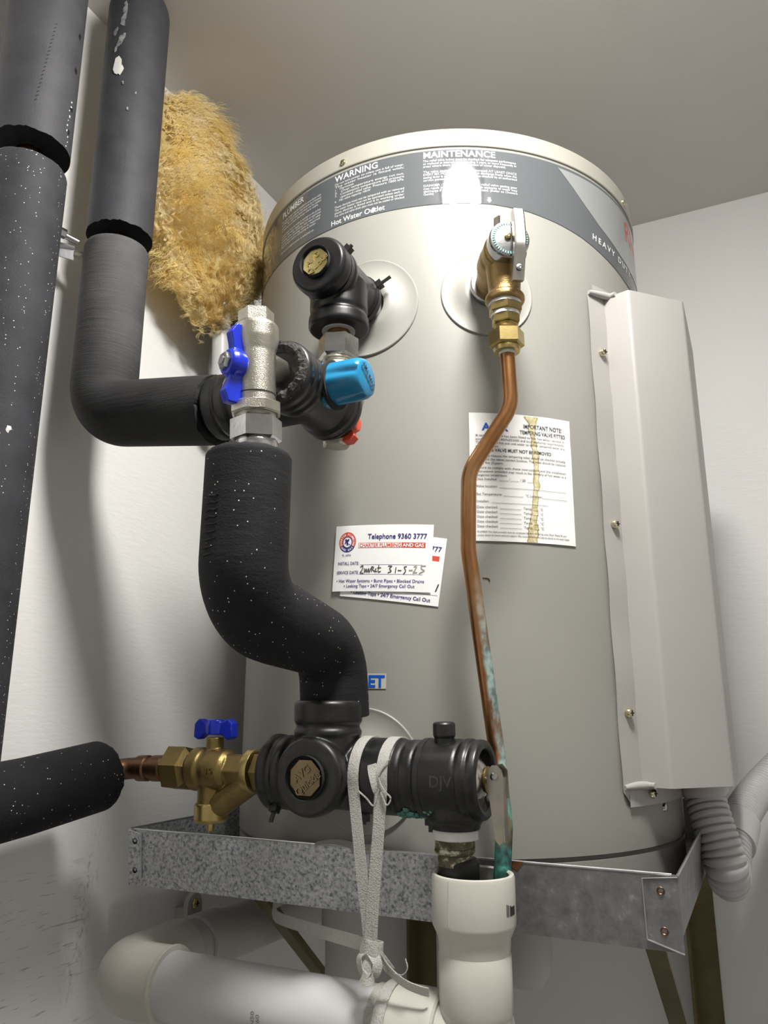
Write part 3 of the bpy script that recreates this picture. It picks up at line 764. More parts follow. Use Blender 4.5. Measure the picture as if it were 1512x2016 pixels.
# hot side isolating valve with red handle
r = thing('hot_isolating_valve', 'nickel isolating valve with red handle between upper tee and tempering valve', 'valve', (HX, HY, 1.8825))
MB().hexa((HX, HY, 1.9935), (HX, HY, 1.9705), .0335, 6, .002, rad(12)).build('union_nut', 'chrome', r)
MB().lathe([(0, 0), (.0150, 0), (.0150, .004), (.0138, .005), (.0150, .006), (.0138, .007), (.0150, .008), (.0150, .016), (0, .016)], (HX, HY, 1.9725), (0, 0, -1), 36).build('thread', 'nickel', r)
b = MB().lathe([(0, 0), (.0165, 0), (.0165, .02), (.0150, .024), (.0150, .040), (.0165, .044), (.0165, .058), (.0148, .064), (0, .064)], (HX, HY, 1.964), (0, 0, -1), 40, fil=.001)
b.cyl((HX, HY, 1.93), (HX + .024, HY, 1.925), .0075, 20); b.build('valve_body', 'nickel', r)
MB().hexa((HX, HY, 1.9005), (HX, HY, 1.8835), .0235, 6, .0012, rad(20)).build('drain_plug', 'nickel', r)
butterfly(r, (-.3105, .589, 1.9040), (1, 0, 0), (0, .2, 1), .0205, 'redp', nut=False)

# ------------------------------------------------------------------ tempering valve in its torn jacket
VX, VY, VZ = -.3300, .5320, 1.9170
r = thing('tempering_valve', 'black jacketed tempering valve with light blue cap', 'valve', (VX, VY, VZ))
j = MB().lathe([(0, 0), (.0272, 0), (.0292, .003), (.0292, .009), (.0272, .011), (.0290, .014), (.0290, .0185), (.0268, .021), (.0285, .024), (.0285, .029), (.0266, .033), (.0270, .074), (.0300, .0765), (.0305, .082), (.0290, .0835), (.0310, .085), (.0305, .0915), (.027, .094), (0, .094)], (VX, .4890, VZ), (0, 1, 0), 60, fil=.0012)
j.lathe([(0, 0), (.0270, 0), (.0270, .066), (.0300, .069), (.0300, .078), (.0285, .080), (.0300, .082), (.0300, .092), (.027, .095), (0, .095)], (VX, VY, VZ), (-1, 0, .0), 60, fil=.0012)
j.blend(.00085, 4); j.build('jacket', 'rubber_d', r, angle=80)
# ripped foam rim at the open front end
t_ = MB(); vs = []; fs = []; n = 72
for k in range(n):
    a = 2 * math.pi * k / n; e = noise.noise(V((math.cos(a) * 5, math.sin(a) * 5, 2)))
    for q, (rr, h) in enumerate(((.0275, .002), (.0262, -.002), (.0225, -.0035), (.0185, -.001), (.0165, .006))):
        hh = h - .004 * abs(noise.noise(V((k * .8, q * 2.1, 1)))) - (.002 if q in (1, 2, 3) else 0) * e
        vs.append(V((VX + (rr + .0008 * noise.noise(V((k * 1.1, q, 7)))) * math.cos(a), .4885 + hh, VZ + rr * math.sin(a))))
for k in range(n):
    for q in range(4): fs.append((k * 5 + q, ((k + 1) % n) * 5 + q, ((k + 1) % n) * 5 + q + 1, k * 5 + q + 1))
t_.add(vs, fs).build('torn_rim', 'torn', r, 'ripped foam edge', angle=20)
MB().lathe([(0, 0), (.0170, 0), (.0170, -.003)], (VX, .4945, VZ), (0, 1, 0), 32).build('bore', 'dark', r)
MB().lathe([(.0165, 0), (.0215, 0), (.0215, .0035), (.0165, .0035)], (-.3045, .5335, VZ + .001), (1, 0, 0), 36).build('cap_hole', 'dark', r)
# blue cap: fluted knob
cp = MB(); vs = []; fs = []; n = 72
CO = V((-.3110, .5330, 1.9185)); cd_, cu, cv = basis((1, -.02, .0))
prof = [(.0188, .0), (.0198, .001), (.0198, .003), (.0186, .0045), (.0184, .008), (.0182, .030), (.0176, .036), (.0160, .0395), (.014, .0405), (0, .0407)]
rings = []
for q, (rr, h) in enumerate(prof):
    if rr == 0: rings.append([len(vs)]); vs.append(CO + cd_ * h); continue
    rings.append(list(range(len(vs), len(vs) + n)))
    for k in range(n):
        a = 2 * math.pi * k / n
        fl_ = max(0, math.cos(4 * a + .5)) ** 3 if 4 <= q <= 6 else 0
        if q == 4: fl_ *= .25
        x = rr - .0033 * fl_
        vs.append(CO + cd_ * h + (cu * math.cos(a) + cv * math.sin(a)) * x)
for A_, B_ in zip(rings, rings[1:]):
    for k in range(n):
        k2 = (k + 1) % n
        fs.append((A_[k], A_[k2], B_[0]) if len(B_) == 1 else (A_[k], A_[k2], B_[k2], B_[k]))
cap = cp.add(vs, fs).build('cap', 'cyan', r, 'light blue fluted plastic cap', angle=40)
mb = MB()
for body, y in (('JOHNSON', -.0005), ('TYPE TMV', -.0062)):
    vs, fs = text2d(body, .0056, align='CENTER', bold=.0001)
    th = rad(145); ct, st = math.cos(th), math.sin(th)
    right = V((0, 1, 0)); up = V((0, 0, 1))
    mb.add([CO + cd_ * .0410 + right * (v.x * ct - (v.y + y) * st) + up * (v.x * st + (v.y + y) * ct) for v in vs], fs)
mb.build('cap_lettering', 'black_print', cap, smooth=False, recalc=False)
MB().lathe([(.0135, 0), (.0135, .012), (0, .012)], (-.3225, .533, VZ), (1, 0, 0), 28).build('cap_collar', 'nickel', r)

# ------------------------------------------------------------------ cold isolating valve, nickel, blue wings
A = V((-.3300, .4620, 1.8425)); Bv = V((-.3300, .4540, 1.9560)); ax = (Bv - A).normalized()
def up_(h): return A + ax * (h - 1.8425)
r = thing('cold_isolating_valve', 'nickel isolating valve with blue wing handle above the black S-bend', 'valve', A)
MB().hexa(up_(1.9415), up_(1.9555), .0245, 6, .0012, rad(8)).build('top_plug', 'nickel', r)
b = MB().lathe([(0, 0), (.0152, 0), (.0152, .052), (.0160, .054), (.0178, .062), (.0178, .073), (.0150, .0762), (0, .0765)], up_(1.8680), ax, 44, fil=.0012)
b.cyl(up_(1.9140), V((VX, .495, VZ)), .0115, 24)
b.cyl(up_(1.9050), up_(1.9050) + V((-.4, -.9, .0)) * .016, .0088, 24)
b.blend(.0007, 3); b.build('valve_body', 'nickel', r, angle=70)
MB().lathe([(.0153, 0), (.0157, 0), (.0157, .0008), (.0153, .0008)], up_(1.8845), ax, 44).build('seam', 'dark', r)
MB().hexa(up_(1.8690), up_(1.8785), .0368, 8, .0012, rad(10)).build('flange', 'nickel', r)
MB().lathe([(0, 0), (.0152, 0), (.0146, .001), (.0152, .002), (.0146, .003), (.0152, .004), (0, .004)], up_(1.8660), ax, 36).build('thread', 'nickel', r)
MB().hexa(up_(1.8475), up_(1.8670), .0345, 6, .0020, rad(12)).build('union_nut', 'chrome', r)
MB().lathe([(0, 0), (.0165, 0), (.0170, .003), (.0165, .0065), (0, .0065)], up_(1.8415), ax, 40, fil=.001).build('olive_ring', 'chrome', r)
hd = V((-.4, -.9, .02)).normalized()
butterfly(r, up_(1.9050) + hd * .0250, hd, ax + V((.06, 0, 0)), .0320, 'blue', hub=.0108)

# ------------------------------------------------------------------ lagged pipes
def lagged(name, label, loc, group='lagged pipes'): return thing(name, label, 'pipe', loc, group)
# riser nearest the camera
X1, Y1 = -.565, .4115
r = lagged('lagged_pipe', 'leftmost lagged riser, dark grey foam speckled with white paint', (X1, Y1, 0))
MB().tube(resample([(X1, Y1 + .006, 0.0), (X1, Y1, 2.135)], .02), .0345, 72, hollow1=(.012, .03), rag1=.0012, round1=.004).build('lower_sleeve', 'foam_l', r)
MB().tube(resample([(X1, Y1, 2.155), (X1, Y1 - .002, 2.4495)], .02), .0352, 90, hollow0=(.0125, .03), rag0=.0016).build('upper_sleeve', 'foam_top', r)
MB().lathe([(.0352, 0), (.0125, 0), (.0125, .004)], (X1, Y1, 2.1538), (0, 0, 1), 120, wob=.012).build('cut_end', 'foam_cut', r)
MB().cyl((X1, Y1, 1.9), (X1, Y1, 2.3), .0097, 24).build('copper_tube', 'copper', r)
# row of stitch dents and torn seam flecks on the upper sleeve
st = MB()
for k in range(20):
    a = rad(-38 + k * .75); z = 2.185 + k * .0047
    n_ = V((math.cos(a), math.sin(a), 0)); c = V((X1, Y1, z)) + n_ * .0352; s_ = V((-n_.y, n_.x, 0))
    st.slab([c + s_ * .0006 + V((0, 0, .0013)), c - s_ * .0012 - V((0, 0, .0010)), c - s_ * .0008 - V((0, 0, .0014)), c + s_ * .0012 + V((0, 0, .0008))], .0008)
st.build('stitch_dents', 'dark', r, smooth=False)
def flecks(name, parent, mat, items, hgt=.0012, lng=1.5):
    mb = MB()
    for p, n_, s_ in items:
        n_ = V(n_).normalized(); d_, u_, v_ = basis(n_); k = 9
        ring_ = [V(p) + (u_ * math.cos(2 * math.pi * i / k) * s_ + v_ * math.sin(2 * math.pi * i / k) * s_ * lng) * (1 + .7 * noise.noise(V((i * 1.3, p[2] * 90, p[0] * 50)))) for i in range(k)]
        mb.add([V(p) + n_ * hgt] + ring_, [(0, i + 1, (i + 1) % k + 1) for i in range(k)])
    return mb.build(name, mat, parent)
def around(X, Y, R_, a, z): n_ = V((math.cos(rad(a)), math.sin(rad(a)), 0)); return (V((X, Y, z)) + n_ * R_, n_)
M['chip_grey'] = simple('thin plaster smear', (.22, .22, .22), .7, var=.5, vs=300)
M['chip'] = simple('paint chip', (.72, .71, .68), .6)
flecks('paint_flecks', r, 'chip', [(*around(X1, Y1, .0345, -18, 1.871), .0022)] + [(*around(X1, Y1, .0347, 20 + random.uniform(-4, 4), 2.158 + k * .0055), random.uniform(.0006, .0016)) for k in range(10)])
flecks('torn_bits', r, 'foam_cut', [(*around(X1, Y1, .0349, 22, z), .0024) for z in (2.175, 2.20, 2.245, 2.285, 2.345)])
# elbowed pipe
X2, Y2 = -.565, .5265
r = lagged('lagged_pipe', 'grey lagged pipe dropping from ceiling and turning right into tempering valve', (X2, Y2, 1.93))
lp = bend([(X2, Y2, 2.120), (X2, Y2 + .001, 1.9340), (-.4260, .5320, 1.9160)], .036, 16)
MB().tube(resample(lp, .008), .0325, 44, hollow0=(.012, .02), round0=.005, hollow1=(.012, .01), rag1=.004).build('lower_sleeve', 'foam_elbow', r, angle=50)
MB().tube(resample([(X2, Y2 + .002, 2.1340), (X2, Y2, 2.4495)], .0045), .0335, 90, hollow0=(.0125, .03), rag0=.0018, rfun=lambda i, L: .0335 - .011 * max(0, (L - .287) / .028) ** 2).build('upper_sleeve', 'foam_top', r)
MB().lathe([(.0336, 0), (.0125, 0), (.0125, .004)], (X2, Y2 + .002, 2.1328), (0, 0, 1), 120, wob=.012).build('cut_end', 'foam_cut', r)
MB().cyl((X2, Y2, 2.0), (X2, Y2, 2.3), .0097, 24).build('copper_tube', 'copper', r)
MB().lathe([(.0325, 0), (.0300, -.002), (.022, -.003), (.012, -.001), (.012, .004)], (-.4262, .532, 1.916), (1, 0, -.08), 60, wob=.05).build('torn_edge', 'torn', r)
plast = [( *around(X2, Y2, .0336, -75 + dx, z), s_) for dx, z, s_ in ((0, 2.322, .0042), (6, 2.318, .003), (-7, 2.345, .0015), (-2, 2.352, .002), (3, 2.357, .0022), (8, 2.362, .0012), (-12, 2.368, .002), (-9, 2.372, .0014), (2, 2.380, .0022), (4, 2.388, .0024), (5, 2.396, .0022), (5, 2.404, .0016), (-3, 2.430, .0035), (14, 2.30, .0008), (26, 2.268, .0009), (38, 2.29, .0007))]
for p_, n_, s_ in plast: flecks('plaster_smear', r, 'chip' if s_ > .0028 else 'chip_grey', [(p_, n_, s_ * 1.25)], .0005, 2.1)
# S-bend
r = lagged('lagged_pipe', 'black foam lagged S-bend from nickel valve down to lower tee', (-.33, .592, 1.65))
sp = bend([(-.330, .4535, 1.8355), (-.330, .4525, 1.7200), (-.330, .5860, 1.7010), (-.330, .5925, 1.6430)], .040, 16)
MB().tube(resample(sp, .006), .0322, 48, hollow0=(.012, .008), round0=.004, rfun=lambda i, L: .0322 - .0030 * max(0, min(1, (L - .15) / .06)), rag0=.0015).build('sleeve', 'foam_b', r, angle=60)
MB().cyl((-.330, .4550, 1.825), (-.330, .4560, 1.8425), .0105, 24).build('copper_tube', 'copper', r)
for k in range(9):      # raised nicks in the foam skin
    z = 1.796 - k * .0052; wdt = .004 + .0007 * k
    path = [around(-.330, .4530, .0322, a, z + .0008 * math.sin(a))[0] for a in (-112 - k * 1.2, -104 - k * .6, -97, -92)]
    MB().tube(spline(path, 3), .0009, 8, rfun=lambda i, L: .0011 * (1 - abs(L / .012 - .5))).build('foam_nick', 'foam_b', r)
# left lower pipe
r = lagged('lagged_pipe', 'black foam lagged pipe entering at lower left, beside brass valve', (-.5585, .53, 1.588))
lp = bend([(-.5630, .4120, 1.5720), (-.5605, .480, 1.5790), (-.5585, .562, 1.5900)], .2, 8)
MB().tube(resample(lp, .01), .0312, 44, hollow1=(.012, .01), rag1=.004, round1=.005).build('sleeve', 'foam_b', r, angle=60)
cpth = bend([(-.559, .545, 1.589), (-.5575, .5895, 1.5945), (-.5000, .590, 1.596)], .018, 10)
MB().tube(cpth, .0098, 24).build('copper_elbow', 'copper_d', r)
for p, q in (((-.5400, .590, 1.5948), (-.5270, .590, 1.5952)), ((-.5225, .590, 1.5953), (-.5080, .590, 1.5957))): MB().cyl(p, q, .0118, 28, .0015).build('solder_collar', 'copper_d', r)

# saddle clip behind the elbowed pipe
r = thing('pipe_clip', 'galvanised pipe clip on the left wall between the two risers', 'clip', (XL, .50, 2.115))
MB().slab([(XL + .004, .470, 2.122), (-.597, .500, 2.116), (-.597, .500, 2.100), (XL + .004, .470, 2.106)], .002).build('strap', 'galv_edge', r, smooth=False)
MB().tube(bend([(-.597, .5, 2.108), (-.59, .51, 2.108), (-.58, .512, 2.108)], .006, 5), .004, 8).build('clip_arm', 'steel_d', r)
MB().cyl((-.606, .462, 2.124), (-.590, .498, 2.118), .0032, 16, .0004).build('bolt', 'chrome', r)
MB().hexa((-.597, .478, 2.1213), (-.594, .485, 2.1203), .009, 6, .0005).build('hex_nut', 'chrome', r)

# ------------------------------------------------------------------ glass wool wad
def fluff_shape():
    cy, cz = .698, 2.268
    C_ = [(.596, 2.385), (.628, 2.416), (.660, 2.414), (.728, 2.370), (.786, 2.318), (.806, 2.258), (.784, 2.185), (.735, 2.135), (.689, 2.102), (.640, 2.125), (.602, 2.165), (.588, 2.215), (.585, 2.30)]
    pol = sorted([(math.atan2(z - cz, y - cy), math.hypot(y - cy, z - cz)) for y, z in C_])
    pol = [(pol[-1][0] - 2 * math.pi, pol[-1][1])] + pol + [(pol[0][0] + 2 * math.pi, pol[0][1])]
    def rho(a):
        for (a0, r0), (a1, r1) in zip(pol, pol[1:]):
            if a0 <= a <= a1: s_ = (a - a0) / (a1 - a0); s_ = s_ * s_ * (3 - 2 * s_); return r0 * (1 - s_) + r1 * s_
        return pol[0][1]
    def f(d):
        rr = rho(math.atan2(d.z, d.y)) - .008
        return V((-.587 + .036 * d.x, cy + rr * d.y, cz + rr * d.z))
    return f
ff = fluff_shape()
r = thing('glass_wool', 'yellow fluffy glass wool wad bulging beside the elbowed pipe', 'insulation', (-.587, .698, 2.11))
bm = bmesh.new(); bmesh.ops.create_icosphere(bm, subdivisions=6, radius=1)
def disp(d):
    p = ff(d); q = p * 16; e = noise.noise(q) * .010 + noise.noise(q * 2.3 + V((5, 1, 2))) * .007 + noise.noise(q * 6) * .0035 + noise.noise(q * 14) * .0015
    return p + V((d.x * 1.2, d.y, d.z)).normalized() * (e - .003)
vs = [disp(v.co.normalized()) for v in bm.verts]; vs = [V((max(p.x, XL + .002), p.y, min(p.z, ZC - .004))) for p in vs]
fs = [tuple(v.index for v in f_.verts) for f_ in bm.faces]; bm.free()
MB().add(vs, fs).build('wad', 'wool', r, angle=180)
fib = MB(); fvs = []; ffs = []
rg = random.Random(3)
def curl(p, k): return V((noise.noise(p * k + V((0, 7, 3))), noise.noise(p * k + V((11, 2, 5))), noise.noise(p * k + V((4, 9, 13)))))
def facing(g):                                                      # evenly over the bulging face, some round the rim
    if g.random() < .65:
        a, q = g.uniform(0, 6.283), math.sqrt(g.random()) * .97
        return V((math.sqrt(1 - q * q), q * math.cos(a), q * math.sin(a)))
    d = V((g.gauss(.2, 1), g.gauss(0, 1), g.gauss(0, 1))).normalized()
    if d.x < -.3: d.x *= -1
    return d
for c in range(1900):
    d = facing(rg)
    root = disp(d); nrm = V((d.x * 1.4, d.y, d.z)).normalized()
    flow = curl(root, 11) * 1.2 + V((.1, .45, -.15)); flow = flow - nrm * flow.dot(nrm)
    flow = (flow.normalized() + nrm * rg.uniform(.05, .40)).normalized(); side = nrm.cross(flow).normalized()
    Lk = rg.uniform(.016, .040); wav = rg.uniform(.0012, .0034); wl = rg.uniform(.008, .016); ph = rg.uniform(0, 6)
    for s_ in range(12):
        p0 = root + side * rg.gauss(0, .0022) + nrm * rg.gauss(.0032, .0018); L = Lk * rg.uniform(.55, 1.1); n = 10
        dr = (flow + side * rg.gauss(0, .10) + nrm * rg.gauss(0, .10)).normalized(); wd0 = rg.uniform(.00028, .0006); ph2 = ph + rg.gauss(0, .35); jit = rg.uniform(.7, 1.3)
        for i in range(n + 1):
            s2 = i / n; q = s2 * L
            p = p0 + dr * q + side * (wav * jit * math.sin(q / wl * 6.28 + ph2) * min(1, s2 * 3)) + nrm * (wav * .6 * math.sin(q / wl * 5.1 + ph2 * 1.7) - .004 * s2 * s2)
            if i in (6, 8, 10): p += curl(p0 * 3, 60) * .0025 * s2
            w2 = (side * .8 + nrm * .6) * wd0 * (1 - .7 * s2); base = len(fvs)
            p2 = V((max(p.x, XL + .001), p.y, min(p.z, ZC - .002)))
            fvs += [p2 + w2, p2 - w2]
            if i: ffs.append((base - 2, base - 1, base + 1, base))
M['wool_pale'] = M['wool'].copy(); M['wool_pale'].name = 'pale glass wool locks'
for nd in M['wool_pale'].node_tree.nodes:
    if nd.type == 'VALTORGB':
        for e_, c_ in zip(nd.color_ramp.elements, ((.93, .78, .40), (.97, .86, .56), (.98, .93, .72))): e_.color = (*c_, 1)
pvs, pfs = [], []
for c in range(520):
    d = facing(rg)
    root = disp(d); nrm = V((d.x * 1.4, d.y, d.z)).normalized()
    flow = curl(root, 9) * 1.6 + V((.0, .5, .25)); flow = flow - nrm * flow.dot(nrm)
    flow = (flow.normalized() + nrm * rg.uniform(.05, .3)).normalized(); side = nrm.cross(flow).normalized()
    L0 = rg.uniform(.016, .036); wav = rg.uniform(.0022, .0046); wl = rg.uniform(.010, .017); ph = rg.uniform(0, 6)
    for s_ in range(13):
        p0 = root + side * rg.gauss(0, .0010) + nrm * rg.gauss(.0058, .0009); L = L0 * rg.uniform(.7, 1.08); n = 14; wd0 = rg.uniform(.00025, .0005); ph2 = ph + rg.gauss(0, .12)
        dr = (flow + side * rg.gauss(0, .04)).normalized()
        for i in range(n + 1):
            s2 = i / n; q = s2 * L
            p = p0 + dr * q + side * (wav * math.sin(q / wl * 6.28 + ph2) * min(1, s2 * 3)) + nrm * (wav * .7 * math.sin(q / wl * 5.1 + ph2 * 1.7))
            w2 = (side * .6 + flow * .3 + nrm * .6) * wd0 * (1 - .7 * s2); base = len(pvs)
            p2 = V((max(p.x, XL + .001), p.y, min(p.z, ZC - .002)))
            pvs += [p2 + w2, p2 - w2]
            if i: pfs.append((base - 2, base - 1, base + 1, base))
po_ = MB().add(pvs, pfs).build('curled_locks', 'wool_pale', r, 'pale wavy fibre locks', recalc=False); po_['kind'] = 'stuff'
fo_ = fib.add(fvs, ffs).build('fibres', 'wool', r, 'loose curling glass fibres', recalc=False); fo_['kind'] = 'stuff'
r = thing('wall_pipe_stub', 'pale pipe stub showing under the yellow glass wool', 'pipe', (-.575, .725, 2.05))
MB().cyl((-.578, .728, 2.02), (-.578, .720, 2.16), .0115, 24, .001).build('pipe', 'conduit', r)
MB().tube([(-.560, .752, 2.045), (-.572, .748, 2.14)], .012, 20).build('foam_scrap', 'foam_cut', r)

# ------------------------------------------------------------------ cold inlet tee
LXc, LYc, LZ = -.3300, .5900, 1.5970
r = thing('cold_inlet_tee', 'lower black rubber jacketed tee with brass plug, on the cold inlet', 'pipe fitting', (LXc, .638, LZ))
j = MB()
j.lathe([(0, 0), (.0285, 0), (.0305, .003), (.0305, .012), (.0290, .017), (.0275, .024), (.0275, .080), (0, .080)], (LXc, .5480, LZ), (0, 1, 0), 60, fil=.002)
j.lathe([(0, 0), (.0268, 0), (.0268, .030), (.0282, .032), (.0282, .035), (.0264, .037), (.0264, .0400), (.0284, .042), (.0288, .056), (.0268, .0590), (0, .0590)], (LXc + .0005, LYc - .010, LZ), (0, 0, 1), 60, fil=.0012)
j.lathe([(0, 0), (.0275, 0), (.0280, .030), (.0295, .034), (.0295, .066), (0, .066)], (LXc, LYc, LZ), (1, 0, 0), 60, fil=.002)
j.lathe([(0, 0), (.0285, 0), (.0285, .034), (.0305, .037), (.0305, .043), (.0285, .046), (.0310, .049), (.0315, .056), (.0285, .059), (0, .059)], (LXc, LYc, LZ), (-1, 0, 0), 60, fil=.0012)
j.blend(.00095, 5); j.build('jacket', 'rubber_d', r, angle=80)
MB().lathe([(0, 0), (.0168, 0), (.0168, -.004)], (LXc, .5472, LZ), (0, 1, 0), 36).build('plug_hole', 'dark', r)
brass_plug(r, (LXc, .5455, LZ), (0, -1, 0), .0280, 8, .008, (('AVG', .0012), ('Quickie', -.0078)), 'plug_dull')
cable_tie(r, (-.3765, LYc, LZ), (1, 0, 0), .0290, -118, .010)
cable_tie(r, (-.2990, LYc, LZ), (1, 0, 0), .0296, -95, .004)
MB().lathe([(0, 0), (.0185, 0), (.0185, .010), (.0215, .012), (.0215, .018), (0, .018)], (LXc, .6255, LZ), (0, 1, 0), 40, fil=.001).build('thread_seal', 'tape', r)

# brass strainer ball valve
r = thing('brass_ball_valve', 'brass ball valve with strainer and blue wing handle left of lower tee', 'valve', (-.452, .59, 1.552))
def xp(x, z=1.5965): return V((x, .590, z))
MB().hexa(xp(-.388), xp(-.4045), .0295, 6, .001, rad(0)).build('tail_nut', 'brass_dull', r)
MB().lathe([(0, 0), (.0165, 0), (.0188, .001), (.0188, .008), (.0165, .009), (0, .009)], xp(-.4045), (-1, 0, 0), 48, fil=.0004).build('collar', 'brass', r)
b = MB().hexa(xp(-.4120), xp(-.4360), .0265, 6, .0006)
b.lathe([(0, 0), (.0150, 0), (.0178, .004), (.0186, .012), (.0186, .020), (.0170, .024), (.0170, .027), (.0190, .029), (.0190, .0385), (.0165, .0405), (0, .0405)], xp(-.4330), (-1, 0, 0), 44, fil=.0012)
b.cyl(xp(-.4530), V((-.4530, .590, 1.5670)), .0128, 32, .001)
b.cyl(V((-.4110, .590, 1.5890)), V((-.4500, .590, 1.5640)), .0120, 28)
b.cyl(xp(-.4525), V((-.4525, .590, 1.6240)), .0078, 24)
b.blend(.0007, 3); b.build('valve_body', 'brass_dull', r, angle=60)
MB().lathe([(0, 0), (.0140, 0), (.0148, .002), (.0148, .014), (.0132, .0165), (0, .0165)], (-.4530, .590, 1.5685), (0, 0, -1), 40, fil=.0008).build('strainer_cap', 'brass', r)
MB().lathe([(0, 0), (.0036, 0), (.0032, .007), (.002, .0085), (0, .0087)], (-.4530, .590, 1.5525), (0, 0, -1), 20).build('drain_nipple', 'brass', r)
MB().lathe([(0, 0), (.0140, 0), (.0140, .004), (0, .004)], xp(-.4733), (-1, 0, 0), 32).build('thread', 'copper_d', r)
MB().hexa(xp(-.4765), xp(-.5045), .0355, 6, .0045, rad(10)).build('union_nut', 'brass_dull', r)
butterfly(r, (-.4525, .590, 1.6385), (0, 0, 1), (1, -.05, .0), .0225, 'blue', hub=.0082, nut=False)
vs, fs = text2d('15', .008, align='CENTER', depth=.0004, bold=.0001)
MB().add([V((-.4440 + v.x, .5708 - v.z, 1.5935 + v.y)) for v in vs], fs).build('raised_number', 'brass_dull', r, smooth=False)

# ------------------------------------------------------------------ cold water relief valve (second jacketed tee)
EX = -.2260
r = thing('cold_relief_valve', 'black jacketed relief valve with steel lever, above the white tundish', 'valve', (EX, .59, 1.52))
j = MB().lathe([(0, 0), (.0285, 0), (.0285, .006), (.0272, .008), (.0285, .010), (.0285, .017), (.0272, .019), (.0292, .021), (.0298, .026), (.0298, .052), (.0285, .054), (.0302, .056), (.0302, .061), (.0285, .063), (.0298, .065), (.0292, .0700), (.0262, .0715), (.0225, .0705), (.0215, .060), (0, .060)], (-.2670, .590, LZ), (1, 0, 0), 60, fil=.001)
j.lathe([(0, 0), (.0225, 0), (.0222, .029), (.0190, .033), (.0190, .0365), (0, .0365)], (EX + .004, .590, LZ), (0, 0, -1), 52, fil=.0015)
j.blend(.00085, 3); j.build('jacket', 'rubber_d', r, angle=80)
MB().lathe([(0, 0), (.0215, 0), (.0205, .002), (.0120, .009), (.0090, .0110), (0, .0110)], (-.2075, .590, LZ), (1, 0, 0), 40, fil=.001).build('bonnet', 'steel', r)
MB().lathe([(.0086, 0), (.0100, .001), (.0100, .002), (0, .003)], (-.1965, .590, LZ), (1, 0, 0), 28).build('bonnet_washer', 'brass_dull', r)
MB().cyl((-.197, .590, LZ), (-.184, .590, LZ), .0030, 14).build('spindle', 'steel', r)
lev = MB()
def lever_plate(y):
    pts = [(-.1925, 1.6000), (-.1912, 1.6050), (-.1880, 1.6085), (-.1840, 1.6085), (-.1808, 1.6050), (-.1795, 1.6000), (-.1800, 1.5650), (-.1815, 1.5560), (-.1840, 1.5530), (-.1868, 1.5560), (-.1888, 1.5700)]
    return [V((x, y, z)) for x, z in pts]
lev.slab(lever_plate(.5790), .0014)
lev.slab([V((x, .5870, z)) for x, z in [(-.1905, 1.5990), (-.1880, 1.6080), (-.1825, 1.6095), (-.1785, 1.6050), (-.1780, 1.5850), (-.1850, 1.5850)]], .0014)
lev.box((-.1812, .5785, 1.5560), (-.1796, .5876, 1.6000))
lev.build('lever', 'steel_d', r, 'stained steel easing lever')
MB().lathe([(.0030, 0), (.0030, .0012), (.0018, .0016), (.0016, .0004), (0, .0002)], (-.1862, .5784, 1.6005), (0, -1, 0), 20).build('rivet', 'chrome', r)
MB().lathe([(0, 0), (.0078, 0), (.0078, .006), (.0088, .008), (.0088, .0165), (.0075, .018), (0, .0165)], (-.2270, .583, 1.6215), (0, -.05, 1), 28, fil=.0005).build('top_button', 'black_plastic', r)
MB().lathe([(0, 0), (.0160, 0), (.0172, .004), (.0172, .009), (0, .009)], (EX + .004, .590, 1.5625), (0, 0, -1), 32, wob=.06, fil=.001).build('thread_seal', 'tape', r)
MB().hexa((EX + .003, .590, 1.5560), (EX + .003, .590, 1.5470), .0300, 8, .001).build('bush', 'corroded', r)
MB().lathe([(0, 0), (.0148, 0), (.0155, .002), (.0148, .004), (.0130, .005), (.0130, .0125), (0, .0125)], (EX + .003, .590, 1.5475), (0, 0, -1), 32, wob=.04).build('adaptor', 'corroded', r)
MB().lathe([(0, 0), (.0140, 0), (.0158, .003), (.0158, .020), (.0130, .022), (.0130, .045), (0, .045)], (EX + .0045, .593, 1.5400), (0, 0, -1), 36, fil=.001).build('drain_hose', 'rubber', r)
vd = MB(); rg = random.Random(5)
for k in range(46):
    x = rg.uniform(-.264, -.232); a = rad(rg.gauss(-105, 14)); p = V((x, .590 + .0292 * math.cos(a), LZ + .0292 * math.sin(a)))
    vd.lathe([(0, -.0015), (rg.uniform(.0012, .0028), -.0005), (rg.uniform(.0008, .0018), .001), (0, .0016)], p, (0, math.cos(a), math.sin(a)), 7)
M['verdigris'] = simple('green verdigris crust', (.10, .27, .22), .9, var=.5, vs=200, bump=.6, bs=500)
o = vd.build('verdigris', 'verdigris', r, 'green corrosion crust'); o['kind'] = 'stuff'
cable_tie(r, (-.2430, .590, LZ), (1, 0, 0), .0292, -88, .007, .002)
vs, fs = text2d('DJV', .0115, align='CENTER', bold=.0002)
M['emboss'] = simple('raised rubber lettering', (.03, .03, .032), .4)
MB().add([V((-.2225 + v.x, .590 - math.sqrt(max(0, .0302 ** 2 - (v.y - .004) ** 2)), LZ - .004 + v.y)) for v in vs], fs).build('raised_lettering', 'emboss', r, smooth=False)

